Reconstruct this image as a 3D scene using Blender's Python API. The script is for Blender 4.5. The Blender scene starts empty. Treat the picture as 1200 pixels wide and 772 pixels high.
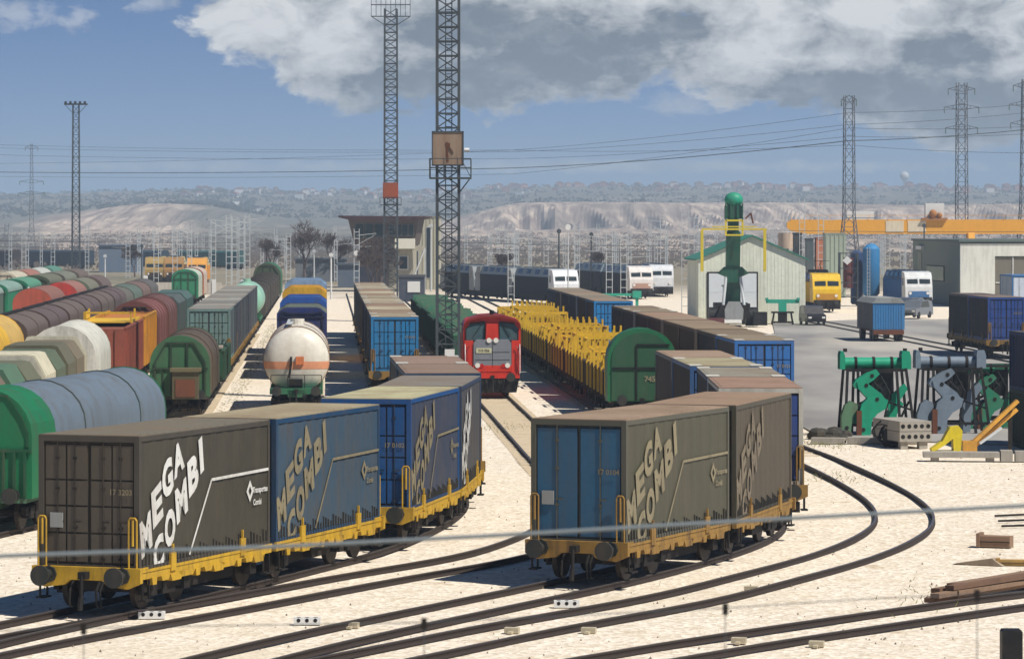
# A railway freight yard seen from a footbridge. Order: camera, sky, sun, then ground and hills, tracks, rolling stock, buildings, masts, small things.
SKY_K, SKY_O = 9.0, 0.10           # how fast the clear sky deepens above the horizon
SKY_T = (0.36, 0.78, 1.20); SKY_S = 0.10
CLOUD_L = (7.6, 7.6, 7.5); CLOUD_D = (1.25, 1.5, 1.75); HAZE_C = (2.3, 3.9, 5.0)
HAZE_DENS = 0.00025
import bpy, math, random
from mathutils import Vector, Matrix, noise
random.seed(7)
R = math.radians
scene = bpy.context.scene
COL = scene.collection
# ------------------------------------------------------------------ camera
H = 9.0                      # eye height above the rails' ground, metres
cam = bpy.data.cameras.new('camera'); camo = bpy.data.objects.new('camera', cam); COL.objects.link(camo)
camo.location = (0, 0, H); camo.rotation_euler = (R(90), 0, 0)
cam.sensor_width = 36; cam.lens = 126; cam.shift_y = -0.1008
cam.clip_start = 0.5; cam.clip_end = 20000
cam.dof.use_dof = True; cam.dof.focus_distance = 125; cam.dof.aperture_fstop = 6.5
scene.camera = camo
# ------------------------------------------------------------------ sun direction and exposure
SUNV = Vector((0.60, -0.42, 1.0)).normalized()       # towards the sun: from the right, a little behind the camera
EL = math.asin(SUNV.z); AZ = math.atan2(SUNV.x, SUNV.y)
sun = bpy.data.lights.new('sun', 'SUN'); sun.energy = 4.6; sun.angle = R(0.5); sun.color = (1.0, 0.955, 0.89)
suno = bpy.data.objects.new('sun', sun); COL.objects.link(suno)
suno.rotation_euler = SUNV.to_track_quat('Z', 'Y').to_euler()
vs = scene.view_settings
vs.view_transform = 'Standard'; vs.look = 'None'; vs.gamma = 1; vs.exposure = 0.28; vs.use_curve_mapping = False
# ------------------------------------------------------------------ sky with clouds
world = bpy.data.worlds.new('World'); scene.world = world; world.use_nodes = True
nt = world.node_tree; nt.nodes.clear()
class NB:
    def __init__(s, nt): s.nt = nt
    def m(s, op, a, b=None, c=None, clamp=False):
        n = s.nt.nodes.new('ShaderNodeMath'); n.operation = op; n.use_clamp = clamp
        for i, q in enumerate((a, b, c)):
            if q is None: continue
            if isinstance(q, (int, float)): n.inputs[i].default_value = q
            else: s.nt.links.new(q, n.inputs[i])
        return n.outputs[0]
    def new(s, t, **k):
        n = s.nt.nodes.new(t)
        for a, b in k.items(): setattr(n, a, b)
        return n
    def link(s, a, b): s.nt.links.new(a, b)
    def mix(s, f, a, b):
        n = s.nt.nodes.new('ShaderNodeMix'); n.data_type = 'RGBA'
        for i, q in ((0, f), (6, a), (7, b)):
            if isinstance(q, (int, float)): n.inputs[i].default_value = q
            elif isinstance(q, tuple): n.inputs[i].default_value = (*q[:3], 1)
            else: s.nt.links.new(q, n.inputs[i])
        return n.outputs[2]
def lin(c):
    return tuple((v/255/12.92 if v/255 <= .04045 else ((v/255+.055)/1.055)**2.4) for v in c)
B = NB(nt)
tc = B.new('ShaderNodeTexCoord'); sep = B.new('ShaderNodeSeparateXYZ'); B.link(tc.outputs['Generated'], sep.inputs[0])
dx, dy, dz = sep.outputs
ydir = B.m('MAXIMUM', dy, 0.02)
U = B.m('DIVIDE', dx, ydir); V = B.m('DIVIDE', dz, ydir)        # tangent of azimuth and of elevation
sky = B.new('ShaderNodeTexSky'); sky.sky_type = 'NISHITA'; sky.sun_disc = False
sky.sun_elevation = EL; sky.sun_rotation = AZ; sky.altitude = 600; sky.air_density = 1.0; sky.dust_density = 0.6; sky.ozone_density = 2.0
cmb = B.new('ShaderNodeCombineXYZ'); B.link(dx, cmb.inputs[0]); B.link(dy, cmb.inputs[1])
B.link(B.m('ADD', B.m('MULTIPLY', dz, SKY_K), SKY_O), cmb.inputs[2])
nrm = B.new('ShaderNodeVectorMath', operation='NORMALIZE'); B.link(cmb.outputs[0], nrm.inputs[0])
B.link(nrm.outputs[0], sky.inputs['Vector'])
# clouds: soft billows given by direction (u: tan azimuth, v: tan elevation, thousandths)
uv = B.new('ShaderNodeCombineXYZ'); B.link(B.m('MULTIPLY', U, 100.0), uv.inputs[0]); B.link(B.m('MULTIPLY', V, 170.0), uv.inputs[1])
def cloud_noise(sc, off, det=7, rough=.62, dist=0.0):
    mp = B.new('ShaderNodeMapping'); mp.inputs['Location'].default_value = off; B.link(uv.outputs[0], mp.inputs[0])
    n = B.new('ShaderNodeTexNoise'); n.inputs['Scale'].default_value = sc; n.inputs['Detail'].default_value = det
    n.inputs['Roughness'].default_value = rough; n.inputs['Distortion'].default_value = dist; B.link(mp.outputs[0], n.inputs['Vector'])
    return n.outputs['Fac']
def blob(cx, cy, rx, ry):
    a = B.m('MULTIPLY', B.m('SUBTRACT', U, cx), 1/rx); b = B.m('MULTIPLY', B.m('SUBTRACT', V, cy), 1/ry)
    d = B.m('SQRT', B.m('ADD', B.m('MULTIPLY', a, a), B.m('MULTIPLY', b, b)))
    return B.m('SUBTRACT', 1.0, d)
def pxblob(x, y, rx, ry):      # measured in image units of the 126 mm view, used only as angles
    return blob((x-600)/4200, (265-y)/4200, rx/4200, ry/4200)
def union(bl):
    r = bl[0]
    for q in bl[1:]: r = B.m('SMOOTH_MAX', r, q, 0.25)
    return r
n1 = cloud_noise(.55, (3.1, 1.7, 0), 8, .6, .35); n2 = cloud_noise(1.5, (9.2, 4.1, 2.0), 7, .6, .2); n3 = cloud_noise(.3, (1.0, 7.0, 5.0), 5, .5)
shape = union([pxblob(385, 15, 175, 75), pxblob(400, 70, 85, 62), pxblob(560, 45, 240, 92), pxblob(690, 45, 170, 62),
               pxblob(900, 62, 150, 72), pxblob(1040, 40, 260, 78), pxblob(1130, 105, 190, 72), pxblob(820, -30, 500, 60)])
small = union([pxblob(15, 15, 60, 26), pxblob(92, 24, 26, 18), pxblob(180, 2, 40, 16), pxblob(800, 118, 60, 22), pxblob(745, 85, 40, 18), pxblob(600, 195, 900, 10)])
dens = B.m('ADD', B.m('MULTIPLY', shape, 6.0), B.m('MULTIPLY', B.m('SUBTRACT', n1, .5), 6.5))
dens = B.m('ADD', dens, B.m('MULTIPLY', B.m('SUBTRACT', n2, .5), 2.4), clamp=True)
dens2 = B.m('MULTIPLY', B.m('ADD', B.m('MULTIPLY', small, 1.6), B.m('MULTIPLY', B.m('SUBTRACT', n2, .55), 4.0), clamp=True), .42)
dens = B.m('MAXIMUM', B.m('SMOOTH_MIN', dens, 0.97, .2), dens2, clamp=True)
dark = union([pxblob(670, 62, 210, 80), pxblob(500, 100, 170, 50), pxblob(1010, 105, 230, 38), pxblob(1150, 130, 150, 60), pxblob(790, 30, 70, 40), pxblob(1110, 60, 90, 34), pxblob(560, 30, 150, 50)])
dk = B.m('ADD', B.m('MULTIPLY', dark, 1.7), B.m('MULTIPLY', B.m('SUBTRACT', n3, .46), 1.6))
dk = B.m('ADD', dk, B.m('MULTIPLY', B.m('SUBTRACT', n2, .5), 1.7), clamp=True)
dk = B.m('MAXIMUM', dk, B.m('MULTIPLY', B.m('SUBTRACT', .56, n1), 3.2, clamp=True), clamp=True)
n4 = cloud_noise(.9, (5.5, 2.2, 8.0), 8, .65, .3)
dk = B.m('MULTIPLY', B.m('ADD', dk, .06), B.m('ADD', .45, B.m('MULTIPLY', n4, .95)), clamp=True)
ccol = B.mix(dk, CLOUD_L, CLOUD_D)
# thin milky air over the horizon
hz = B.m('POWER', 2.718, B.m('MULTIPLY', B.m('MAXIMUM', V, 0.0), -34.0))
# clear-sky dome: the Nishita sky tinted towards the polarised blue of the photograph
tint = B.new('ShaderNodeMix'); tint.data_type = 'RGBA'; tint.blend_type = 'MULTIPLY'; tint.inputs[0].default_value = 1
B.link(sky.outputs[0], tint.inputs[6]); tint.inputs[7].default_value = (*SKY_T, 1)
zen = B.m('SUBTRACT', 1.0, B.m('MULTIPLY', B.m('MULTIPLY', B.m('SUBTRACT', dz, .10), 3.0, clamp=True), .62))   # the blue deepens towards the zenith
deep = B.new('ShaderNodeVectorMath', operation='SCALE'); B.link(tint.outputs[2], deep.inputs[0]); B.link(zen, deep.inputs['Scale'])
c1 = B.mix(B.m('MULTIPLY', hz, .92), deep.outputs[0], HAZE_C)
front = B.m('GREATER_THAN', dy, 0.05)
c2 = B.mix(B.m('MULTIPLY', dens, front), c1, ccol)
bg = B.new('ShaderNodeBackground'); bg.inputs[1].default_value = SKY_S; B.link(c2, bg.inputs[0])
wo = B.new('ShaderNodeOutputWorld'); B.link(bg.outputs[0], wo.inputs[0])
world.cycles.sampling_method = 'MANUAL'; world.cycles.sample_map_resolution = 512
try:
    scene.cycles.use_denoising = True; scene.cycles.max_bounces = 5; scene.cycles.volume_bounces = 0
except Exception: pass
# ------------------------------------------------------------------ helpers
def G(px, py):                      # a direction in the photograph -> the spot on the ground
    Y = 4200*H/(py-265.0); return ((px-600)*Y/4200, Y)
def SX(px, s): return (px-600)/s    # sideways metres where s image units make a metre
def YS(s): return 4200.0/s
class MB:
    def __init__(s): s.v = []; s.f = []; s.sm = False
    def add(s, vs, fs):
        b = len(s.v); s.v += [tuple(q) for q in vs]; s.f += [tuple(b+i for i in f) for f in fs]; return s
    def box(s, x0, x1, y0, y1, z0, z1):
        return s.add([(x0,y0,z0),(x1,y0,z0),(x1,y1,z0),(x0,y1,z0),(x0,y0,z1),(x1,y0,z1),(x1,y1,z1),(x0,y1,z1)],
                     [(0,3,2,1),(4,5,6,7),(0,1,5,4),(1,2,6,5),(2,3,7,6),(3,0,4,7)])
    def cb(s, c, d): return s.box(c[0]-d[0]/2, c[0]+d[0]/2, c[1]-d[1]/2, c[1]+d[1]/2, c[2]-d[2]/2, c[2]+d[2]/2)
    def prism(s, pts, a, b, ax='y'):      # pts polygon; ax y: (x,z)  x: (y,z)  z: (x,y)
        n = len(pts)
        def P(p, t): return {'y': (p[0], t, p[1]), 'x': (t, p[0], p[1]), 'z': (p[0], p[1], t)}[ax]
        vs = [P(p, a) for p in pts]+[P(p, b) for p in pts]
        return s.add(vs, [tuple(range(n)), tuple(range(2*n-1, n-1, -1))]+[(i, (i+1) % n, n+(i+1) % n, n+i) for i in range(n)])
    def cyl(s, p0, p1, r, r2=None, n=10, caps=True):
        p0 = Vector(p0); p1 = Vector(p1); r2 = r if r2 is None else r2
        d = (p1-p0).normalized(); u = d.orthogonal().normalized(); w = d.cross(u)
        vs = [p0+(u*math.cos(2*math.pi*i/n)+w*math.sin(2*math.pi*i/n))*r for i in range(n)]
        vs += [p1+(u*math.cos(2*math.pi*i/n)+w*math.sin(2*math.pi*i/n))*r2 for i in range(n)]
        fs = [(i, (i+1) % n, n+(i+1) % n, n+i) for i in range(n)]
        if caps: fs += [tuple(range(n-1, -1, -1)), tuple(range(n, 2*n))]
        return s.add(vs, fs)
    def bar(s, p0, p1, w, h=None):
        p0 = Vector(p0); p1 = Vector(p1); h = w if h is None else h
        d = (p1-p0).normalized(); up = Vector((0, 0, 1)) if abs(d.z) < .95 else Vector((0, 1, 0))
        u = d.cross(up).normalized()*w/2; k = u.cross(d).normalized()*h/2
        vs = [p+a*u+b*k for p in (p0, p1) for a, b in ((-1,-1),(1,-1),(1,1),(-1,1))]
        return s.add(vs, [(0,1,2,3),(7,6,5,4),(0,4,5,1),(1,5,6,2),(2,6,7,3),(3,7,4,0)])
    def tube(s, pts, r, n=6):
        for a, b in zip(pts[:-1], pts[1:]): s.cyl(a, b, r, n=n)
        return s
    def sweep(s, path, prof):            # path of 2-D points, prof of (sideways, height)
        n = len(prof); vs = []; m = len(path)
        for i, p in enumerate(path):
            a = path[max(i-1, 0)]; b = path[min(i+1, m-1)]
            d = Vector((b[0]-a[0], b[1]-a[1])).normalized(); nx, ny = d.y, -d.x
            vs += [(p[0]+nx*q[0], p[1]+ny*q[0], q[1]) for q in prof]
        fs = [(i*n+j, i*n+(j+1) % n, (i+1)*n+(j+1) % n, (i+1)*n+j) for i in range(m-1) for j in range(n)]
        fs += [tuple(range(n-1, -1, -1)), tuple(range((m-1)*n, m*n))]
        return s.add(vs, fs)
    def lathe(s, prof, n=20, ax='y', c=(0,0,0)):     # prof of (radius, position along axis)
        vs = []; m = len(prof)
        for r, t in prof:
            for i in range(n):
                a = 2*math.pi*i/n; p, q = r*math.cos(a), r*math.sin(a)
                vs.append((c[0]+p, c[1]+t, c[2]+q) if ax == 'y' else (c[0]+p, c[1]+q, c[2]+t) if ax == 'z' else (c[0]+t, c[1]+p, c[2]+q))
        fs = [(i*n+j, i*n+(j+1) % n, (i+1)*n+(j+1) % n, (i+1)*n+j) for i in range(m-1) for j in range(n)]
        return s.add(vs, fs+[tuple(range(n)), tuple(range((m-1)*n, m*n))])
    def sphere(s, c, r, n=12, m=8, sq=(1,1,1)):
        vs = []; 
        for i in range(m+1):
            ph = math.pi*i/m
            for j in range(n):
                a = 2*math.pi*j/n
                vs.append((c[0]+sq[0]*r*math.sin(ph)*math.cos(a), c[1]+sq[1]*r*math.sin(ph)*math.sin(a), c[2]+sq[2]*r*math.cos(ph)))
        return s.add(vs, [(i*n+j, i*n+(j+1) % n, (i+1)*n+(j+1) % n, (i+1)*n+j) for i in range(m) for j in range(n)])
    def xf(s, loc=(0,0,0), rx=0, ry=0, rz=0):
        M = Matrix.Translation(loc) @ Matrix.Rotation(rz, 4, 'Z') @ Matrix.Rotation(ry, 4, 'Y') @ Matrix.Rotation(rx, 4, 'X')
        s.v = [tuple(M @ Vector(q)) for q in s.v]; return s
    def build(s, name, mat, parent=None, loc=None, smooth=False, label=None):
        me = bpy.data.meshes.new(name); me.from_pydata(s.v, [], s.f); me.update()
        import bmesh
        bm = bmesh.new(); bm.from_mesh(me); bmesh.ops.recalc_face_normals(bm, faces=bm.faces); bm.to_mesh(me); bm.free()
        if smooth or s.sm:
            me.polygons.foreach_set('use_smooth', [True]*len(me.polygons))
            me.set_sharp_from_angle(angle=R(40))
        me.materials.append(mat)
        o = bpy.data.objects.new(name, me); COL.objects.link(o)
        if parent: o.parent = parent
        if loc: o.location = loc
        if label: o['label'] = label
        return o
def tag(o, label=None, cat=None, group=None, kind=None):
    if label: o['label'] = label
    if cat: o['category'] = cat
    if group: o['group'] = group
    if kind: o['kind'] = kind
    return o
def thing(name, label, cat, loc=(0,0,0), rz=0, group=None):
    o = bpy.data.objects.new(name, None); o.empty_display_size = .5; COL.objects.link(o)
    o.location = loc if len(loc) == 3 else (loc[0], loc[1], 0); o.rotation_euler = (0, 0, rz)
    return tag(o, label, cat, group)
def copy_tree(o, parent=None):
    c = o.copy(); COL.objects.link(c); c.parent = parent
    for ch in KIDS.get(o.name, None) or [q for q in o.children]: copy_tree(ch, c)
    return c
KIDS = {}
def place(o, loc, rz=0, label=None, group=None):
    o.location = loc if len(loc) == 3 else (loc[0], loc[1], 0); o.rotation_euler = (0, 0, rz)
    if label: o['label'] = label
    if group: o['group'] = group
    return o
# ------------------------------------------------------------------ materials
MATS = {}
def paint(name, rgb, rough=.6, dirt=.35, dcol=(96, 84, 66), metal=0.0, scale=.7, streak=True, bump=.15, spec=.35):
    if name in MATS: return MATS[name]
    m = bpy.data.materials.new(name); m.use_nodes = True; t = m.node_tree; b = NB(t)
    pr = t.nodes['Principled BSDF']; c = b.new('ShaderNodeTexCoord')
    oi = b.new('ShaderNodeObjectInfo')
    mp = b.new('ShaderNodeMapping'); b.link(c.outputs['Object'], mp.inputs[0]); 
    cv = b.new('ShaderNodeCombineXYZ'); 
    for i in range(3): b.link(b.m('MULTIPLY', oi.outputs['Random'], 37.0+i*11), cv.inputs[i])
    b.link(cv.outputs[0], mp.inputs['Location'])
    def nz(sc, det, stretch=None):
        src = mp.outputs[0]
        if stretch:
            q = b.new('ShaderNodeMapping'); q.inputs['Scale'].default_value = stretch; b.link(src, q.inputs[0]); src = q.outputs[0]
        n = b.new('ShaderNodeTexNoise'); n.inputs['Scale'].default_value = sc; n.inputs['Detail'].default_value = det; n.inputs['Roughness'].default_value = .65
        b.link(src, n.inputs['Vector']); return n.outputs['Fac']
    a1 = nz(scale, 6); f = b.m('MULTIPLY', b.m('SUBTRACT', a1, .42), 3.2, clamp=True)
    if streak:
        a2 = nz(scale*3.2, 5, (1, 1, .12)); f = b.m('ADD', b.m('MULTIPLY', f, .5), b.m('MULTIPLY', b.m('SUBTRACT', a2, .45), 2.6, clamp=True), clamp=True)
    f = b.m('MULTIPLY', f, min(.85, dirt*1.45))
    base = lin(rgb)
    a3 = nz(scale*9, 4)
    v = b.m('ADD', .60, b.m('ADD', b.m('MULTIPLY', a3, .34), b.m('MULTIPLY', a1, .26)))
    mul = b.new('ShaderNodeMix'); mul.data_type = 'RGBA'; mul.blend_type = 'MULTIPLY'; mul.inputs[0].default_value = 1
    mul.inputs[6].default_value = (*base, 1); cc = b.new('ShaderNodeCombineColor'); [b.link(v, cc.inputs[i]) for i in range(3)]
    b.link(cc.outputs[0], mul.inputs[7])
    col = b.mix(f, mul.outputs[2], lin(dcol)); b.link(col, pr.inputs['Base Color'])
    b.link(b.m('ADD', rough-.1, b.m('MULTIPLY', a3, .25)), pr.inputs['Roughness'])
    pr.inputs['Metallic'].default_value = metal; pr.inputs['Specular IOR Level'].default_value = spec
    if bump:
        bp = b.new('ShaderNodeBump'); bp.inputs['Strength'].default_value = bump; bp.inputs['Distance'].default_value = .03
        b.link(a1, bp.inputs['Height']); b.link(bp.outputs[0], pr.inputs['Normal'])
    MATS[name] = m; return m
def plain(name, rgb, rough=.5, metal=0.0): return paint(name, rgb, rough, .12, metal=metal, scale=2.5, streak=False, bump=0)
M_dark = paint('underframe_grime', (24, 22, 20), .8, .3, (62, 52, 42))
M_wheel = paint('wheel_steel', (40, 34, 30), .55, .4, (92, 78, 62), metal=.3)
M_yel = paint('wagon_yellow', (206, 164, 40), .6, .5, (92, 70, 44), scale=1.6)
M_yel2 = paint('dirty_wagon_yellow', (158, 122, 56), .7, .6, (74, 54, 40), scale=1.6)
M_buf = paint('buffer_black', (40, 44, 42), .5, .3)
M_white = plain('white_paint', (225, 225, 220)); M_grey = paint('grey_paint', (130, 134, 136)); M_glass = plain('dark_glass', (40, 52, 58), .15)
M_galv = plain('galvanised_steel', (200, 204, 202), .5, .1)
M_mast = plain('mast_steel', (74, 82, 86), .6, .2)
M_conc = paint('concrete', (168, 162, 150), .85, .35, (110, 100, 88), scale=1.5)
M_black = plain('black_paint', (16, 17, 18), .5)
M_letw = paint('white_lettering', (222, 222, 216), .6, .45, (128, 112, 88), bump=0)
M_lett = paint('faded_lettering', (142, 132, 104), .7, .6, (100, 90, 72), bump=0, scale=1.1)
M_rust = paint('rust', (112, 66, 44), .85, .5, (70, 50, 38))
# ------------------------------------------------------------------ ground
def ground_mat():
    m = bpy.data.materials.new('yard_gravel'); m.use_nodes = True; t = m.node_tree; b = NB(t); pr = t.nodes['Principled BSDF']
    g = b.new('ShaderNodeNewGeometry')
    def nz(sc, det, r=.6, st=(1, 1, 1)):
        q = b.new('ShaderNodeMapping'); q.inputs['Scale'].default_value = st; b.link(g.outputs['Position'], q.inputs[0])
        n = b.new('ShaderNodeTexNoise'); n.inputs['Scale'].default_value = sc; n.inputs['Detail'].default_value = det; n.inputs['Roughness'].default_value = r
        b.link(q.outputs[0], n.inputs['Vector']); return n.outputs['Fac']
    vo = b.new('ShaderNodeTexVoronoi'); vo.inputs['Scale'].default_value = 7.5; b.link(g.outputs['Position'], vo.inputs['Vector'])
    sc = b.new('ShaderNodeSeparateColor'); b.link(vo.outputs['Color'], sc.inputs[0])
    fine = nz(9, 5, .75); mid = nz(.9, 5); big = nz(.09, 5)
    stone = b.mix(sc.outputs[0], lin((206, 191, 168)), lin((242, 231, 212)))
    stone = b.mix(b.m('MULTIPLY', b.m('SUBTRACT', .40, fine), 5, clamp=True), stone, lin((160, 142, 116)))
    stone = b.mix(b.m('MULTIPLY', b.m('SUBTRACT', mid, .52), 2.2, clamp=True), stone, lin((222, 206, 178)))
    stone = b.mix(b.m('MULTIPLY', b.m('SUBTRACT', mid, .60), 5, clamp=True), stone, lin((176, 154, 122)))
    stone = b.mix(b.m('MULTIPLY', b.m('SUBTRACT', big, .56), 4, clamp=True), stone, lin((212, 196, 168)))
    # beyond the yard: rough grass and scrub
    sp = b.new('ShaderNodeSeparateXYZ'); b.link(g.outputs['Position'], sp.inputs[0])
    far = b.m('MULTIPLY', b.m('SUBTRACT', b.m('ADD', sp.outputs[1], b.m('MULTIPLY', mid, 60)), 470), 1/120, clamp=True)
    scrub = b.mix(nz(.05, 6, .7, (1, .25, 1)), lin((122, 116, 96)), lin((150, 138, 120)))
    scrub = b.mix(b.m('MULTIPLY', b.m('SUBTRACT', nz(.02, 6, .7, (1, .3, 1)), .5), 6, clamp=True), scrub, lin((98, 100, 82)))
    b.link(b.mix(far, stone, scrub), pr.inputs['Base Color']); pr.inputs['Roughness'].default_value = .95; pr.inputs['Specular IOR Level'].default_value = .15
    bp = b.new('ShaderNodeBump'); bp.inputs['Strength'].default_value = .6; bp.inputs['Distance'].default_value = .06
    b.link(b.m('ADD', b.m('MULTIPLY', vo.outputs['Distance'], .8), b.m('ADD', fine, b.m('MULTIPLY', mid, 2))), bp.inputs['Height']); b.link(bp.outputs[0], pr.inputs['Normal'])
    return m
mg = ground_mat()
g = MB(); nx, ny = 140, 200
ys = [10+(i/ny)**2.2*1200 for i in range(ny+1)]
for j, y in enumerate(ys):
    for i in range(nx+1):
        w = 45+y*.45; x = (i/nx*2-1)*w
        z = 0.05*(noise.noise(Vector((x*.12, y*.12, 0))))+0.02*noise.noise(Vector((x*.6, y*.6, 3))) if y < 400 else 0
        g.v.append((x, y, z-.02))
g.f = [(j*(nx+1)+i, j*(nx+1)+i+1, (j+1)*(nx+1)+i+1, (j+1)*(nx+1)+i) for j in range(ny) for i in range(nx)]
tag(g.build('ground', mg, smooth=True), kind='structure')
tag(MB().add([(-9000,-600,-.4),(9000,-600,-.4),(9000,12000,-.4),(-9000,12000,-.4)], [(0,1,2,3)]).build('ground_plain', mg), kind='structure')
# ------------------------------------------------------------------ hills: gullied bluffs and the plateau behind
def sstep(a, b, x):
    t = max(0, min(1, (x-a)/(b-a))); return t*t*(3-2*t)
def hill_h(u, D):        # u = sideways / distance
    x = u*D; px = 600+u*4200
    w = 160*noise.noise(Vector((x*.0035, 0, 1)))+60*noise.noise(Vector((x*.013, 0, 7)))
    right = sstep(-.022, .004, u); left = sstep(-.155, -.098, u)*(1-sstep(-.088, -.062, u))
    cliff = right*.95+left*.85*(.4+.6*sstep(-.15, -.095, u))+.0
    e0 = 2250+w*.6; e1 = 2950+w
    base = 5*sstep(1150, 2300, D)
    face = sstep(e0, e1, D)
    hc = (23.5+3*noise.noise(Vector((x*.004, 3, 0))))*face
    soft = 20*sstep(2100, 4200, D)
    hgt = base+hc*cliff+soft*(1-cliff)
    gl = abs(noise.noise(Vector((x*.030+.6*noise.noise(Vector((D*.004, x*.004, 2))), D*.0012, 5))))+.8*abs(noise.noise(Vector((x*.075, D*.002, 8))))
    mid_f = face*(1-face)*4
    hgt -= 20*gl*mid_f*(.3+.7*cliff)
    hgt += 2.5*noise.noise(Vector((x*.008, D*.008, 0)))*sstep(1200, 2000, D)+4*abs(noise.noise(Vector((x*.004, D*.006, 11))))*sstep(1500, 2400, D)*(1-face)
    hgt += (38+4*noise.noise(Vector((x*.002, 1, 4)))-6*(1-sstep(-.14, .0, u)))*sstep(3300, 5600, D)
    hgt += 3.5*noise.noise(Vector((x*.006, D*.006, 20)))*sstep(3000, 4500, D)
    return hgt
hm = MB(); nu, nd = 640, 160
Ds = [1050+(6300-1050)*(j/nd)**1.25 for j in range(nd+1)]
for D in Ds:
    for i in range(nu+1):
        u = -.32+.64*i/nu; hm.v.append((u*D, D, hill_h(u, D)-.35*(D < 1100)))
hm.f = [(j*(nu+1)+i, j*(nu+1)+i+1, (j+1)*(nu+1)+i+1, (j+1)*(nu+1)+i) for j in range(nd) for i in range(nu)]
def hill_mat():
    m = bpy.data.materials.new('bluff_earth'); m.use_nodes = True; t = m.node_tree; b = NB(t); pr = t.nodes['Principled BSDF']
    g = b.new('ShaderNodeNewGeometry'); sp = b.new('ShaderNodeSeparateXYZ'); b.link(g.outputs['Position'], sp.inputs[0])
    def nz(sc, det, st=(1, 1, 1), r=.65):
        q = b.new('ShaderNodeMapping'); q.inputs['Scale'].default_value = st; b.link(g.outputs['Position'], q.inputs[0])
        n = b.new('ShaderNodeTexNoise'); n.inputs['Scale'].default_value = sc; n.inputs['Detail'].default_value = det; n.inputs['Roughness'].default_value = r
        b.link(q.outputs[0], n.inputs['Vector']); return n.outputs['Fac']
    ga = nz(.13, 6, (1, .07, .05), .65); gb = nz(.006, 6, (1, .5, 1)); gc = nz(.0035, 4, (1, .6, 1))
    earth = b.mix(b.m('MULTIPLY', b.m('SUBTRACT', ga, .38), 4, clamp=True), lin((128, 112, 104)), lin((210, 192, 172)))
    earth = b.mix(b.m('MULTIPLY', b.m('SUBTRACT', gb, .5), 5, clamp=True), earth, lin((176, 150, 138)))
    scr = b.mix(nz(.03, 6, (1, .3, 1)), lin((84, 92, 84)), lin((112, 108, 98)))
    dist = b.m('MULTIPLY', b.m('SUBTRACT', sp.outputs[1], 2950), 1/350, clamp=True)
    # scrub on the tops, on the left-hand slopes and in patches on the foothills
    lft = b.m('MULTIPLY', b.m('SUBTRACT', b.m('DIVIDE', sp.outputs[0], sp.outputs[1]), -.012), -40, clamp=True)
    ridge = b.m('MULTIPLY', b.m('SUBTRACT', .028, b.m('ABSOLUTE', b.m('ADD', b.m('DIVIDE', sp.outputs[0], sp.outputs[1]), .112))), 90, clamp=True)
    lft = b.m('MULTIPLY', lft, b.m('SUBTRACT', 1.0, ridge))
    foot = b.m('MULTIPLY', b.m('SUBTRACT', 2150, sp.outputs[1]), 1/500, clamp=True)
    f = b.m('ADD', b.m('MULTIPLY', b.m('SUBTRACT', gb, .48), 5, clamp=True), b.m('ADD', b.m('MULTIPLY', lft, .9), b.m('MULTIPLY', dist, .95)))
    f = b.m('MULTIPLY', b.m('MULTIPLY', b.m('ADD', f, b.m('MULTIPLY', foot, .25)), b.m('ADD', .55, b.m('MULTIPLY', gc, .8)), clamp=True), .9)
    b.link(b.mix(f, earth, scr), pr.inputs['Base Color']); pr.inputs['Roughness'].default_value = 1; pr.inputs['Specular IOR Level'].default_value = 0
    return m
tag(hm.build('hills', hill_mat(), smooth=False), kind='structure')
# ------------------------------------------------------------------ air
hzm = bpy.data.materials.new('haze_air'); hzm.use_nodes = True; t = hzm.node_tree; t.nodes.clear()
pv = t.nodes.new('ShaderNodeVolumePrincipled'); pv.inputs['Density'].default_value = HAZE_DENS; pv.inputs['Color'].default_value = (.72, .87, 1.0, 1); pv.inputs['Anisotropy'].default_value = 0.0
ho = t.nodes.new('ShaderNodeOutputMaterial'); t.links.new(pv.outputs[0], ho.inputs['Volume'])
tag(MB().box(-2600, 2600, -60, 6600, -2, 135).build('haze', hzm), kind='stuff')
# ------------------------------------------------------------------ paved terminal area
def asph():
    m = bpy.data.materials.new('old_asphalt'); m.use_nodes = True; t = m.node_tree; b = NB(t); pr = t.nodes['Principled BSDF']
    g = b.new('ShaderNodeNewGeometry')
    def nz(sc, det, st=(1,1,1)):
        q = b.new('ShaderNodeMapping'); q.inputs['Scale'].default_value = st; b.link(g.outputs['Position'], q.inputs[0])
        n = b.new('ShaderNodeTexNoise'); n.inputs['Scale'].default_value = sc; n.inputs['Detail'].default_value = det; b.link(q.outputs[0], n.inputs['Vector']); return n.outputs['Fac']
    c = b.mix(b.m('MULTIPLY', b.m('SUBTRACT', nz(.12, 6, (1, .25, 1)), .38), 4, clamp=True), lin((122, 119, 115)), lin((158, 154, 146)))
    c = b.mix(b.m('MULTIPLY', b.m('SUBTRACT', nz(.07, 6, (.6, .12, 1)), .53), 9, clamp=True), c, lin((190, 182, 166)))
    b.link(c, pr.inputs['Base Color']); pr.inputs['Roughness'].default_value = .85
    return m
pts = [(13.2, 152), (12.7, 172), (12.2, 200), (11.0, 232), (13, 262), (22, 300), (24, 330), (34, 345), (75, 345), (75, 170), (40, 152), (22, 146)]
tag(MB().prism(pts, -.3, .055, 'z').build('paved_yard', asph()), kind='structure')
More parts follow.
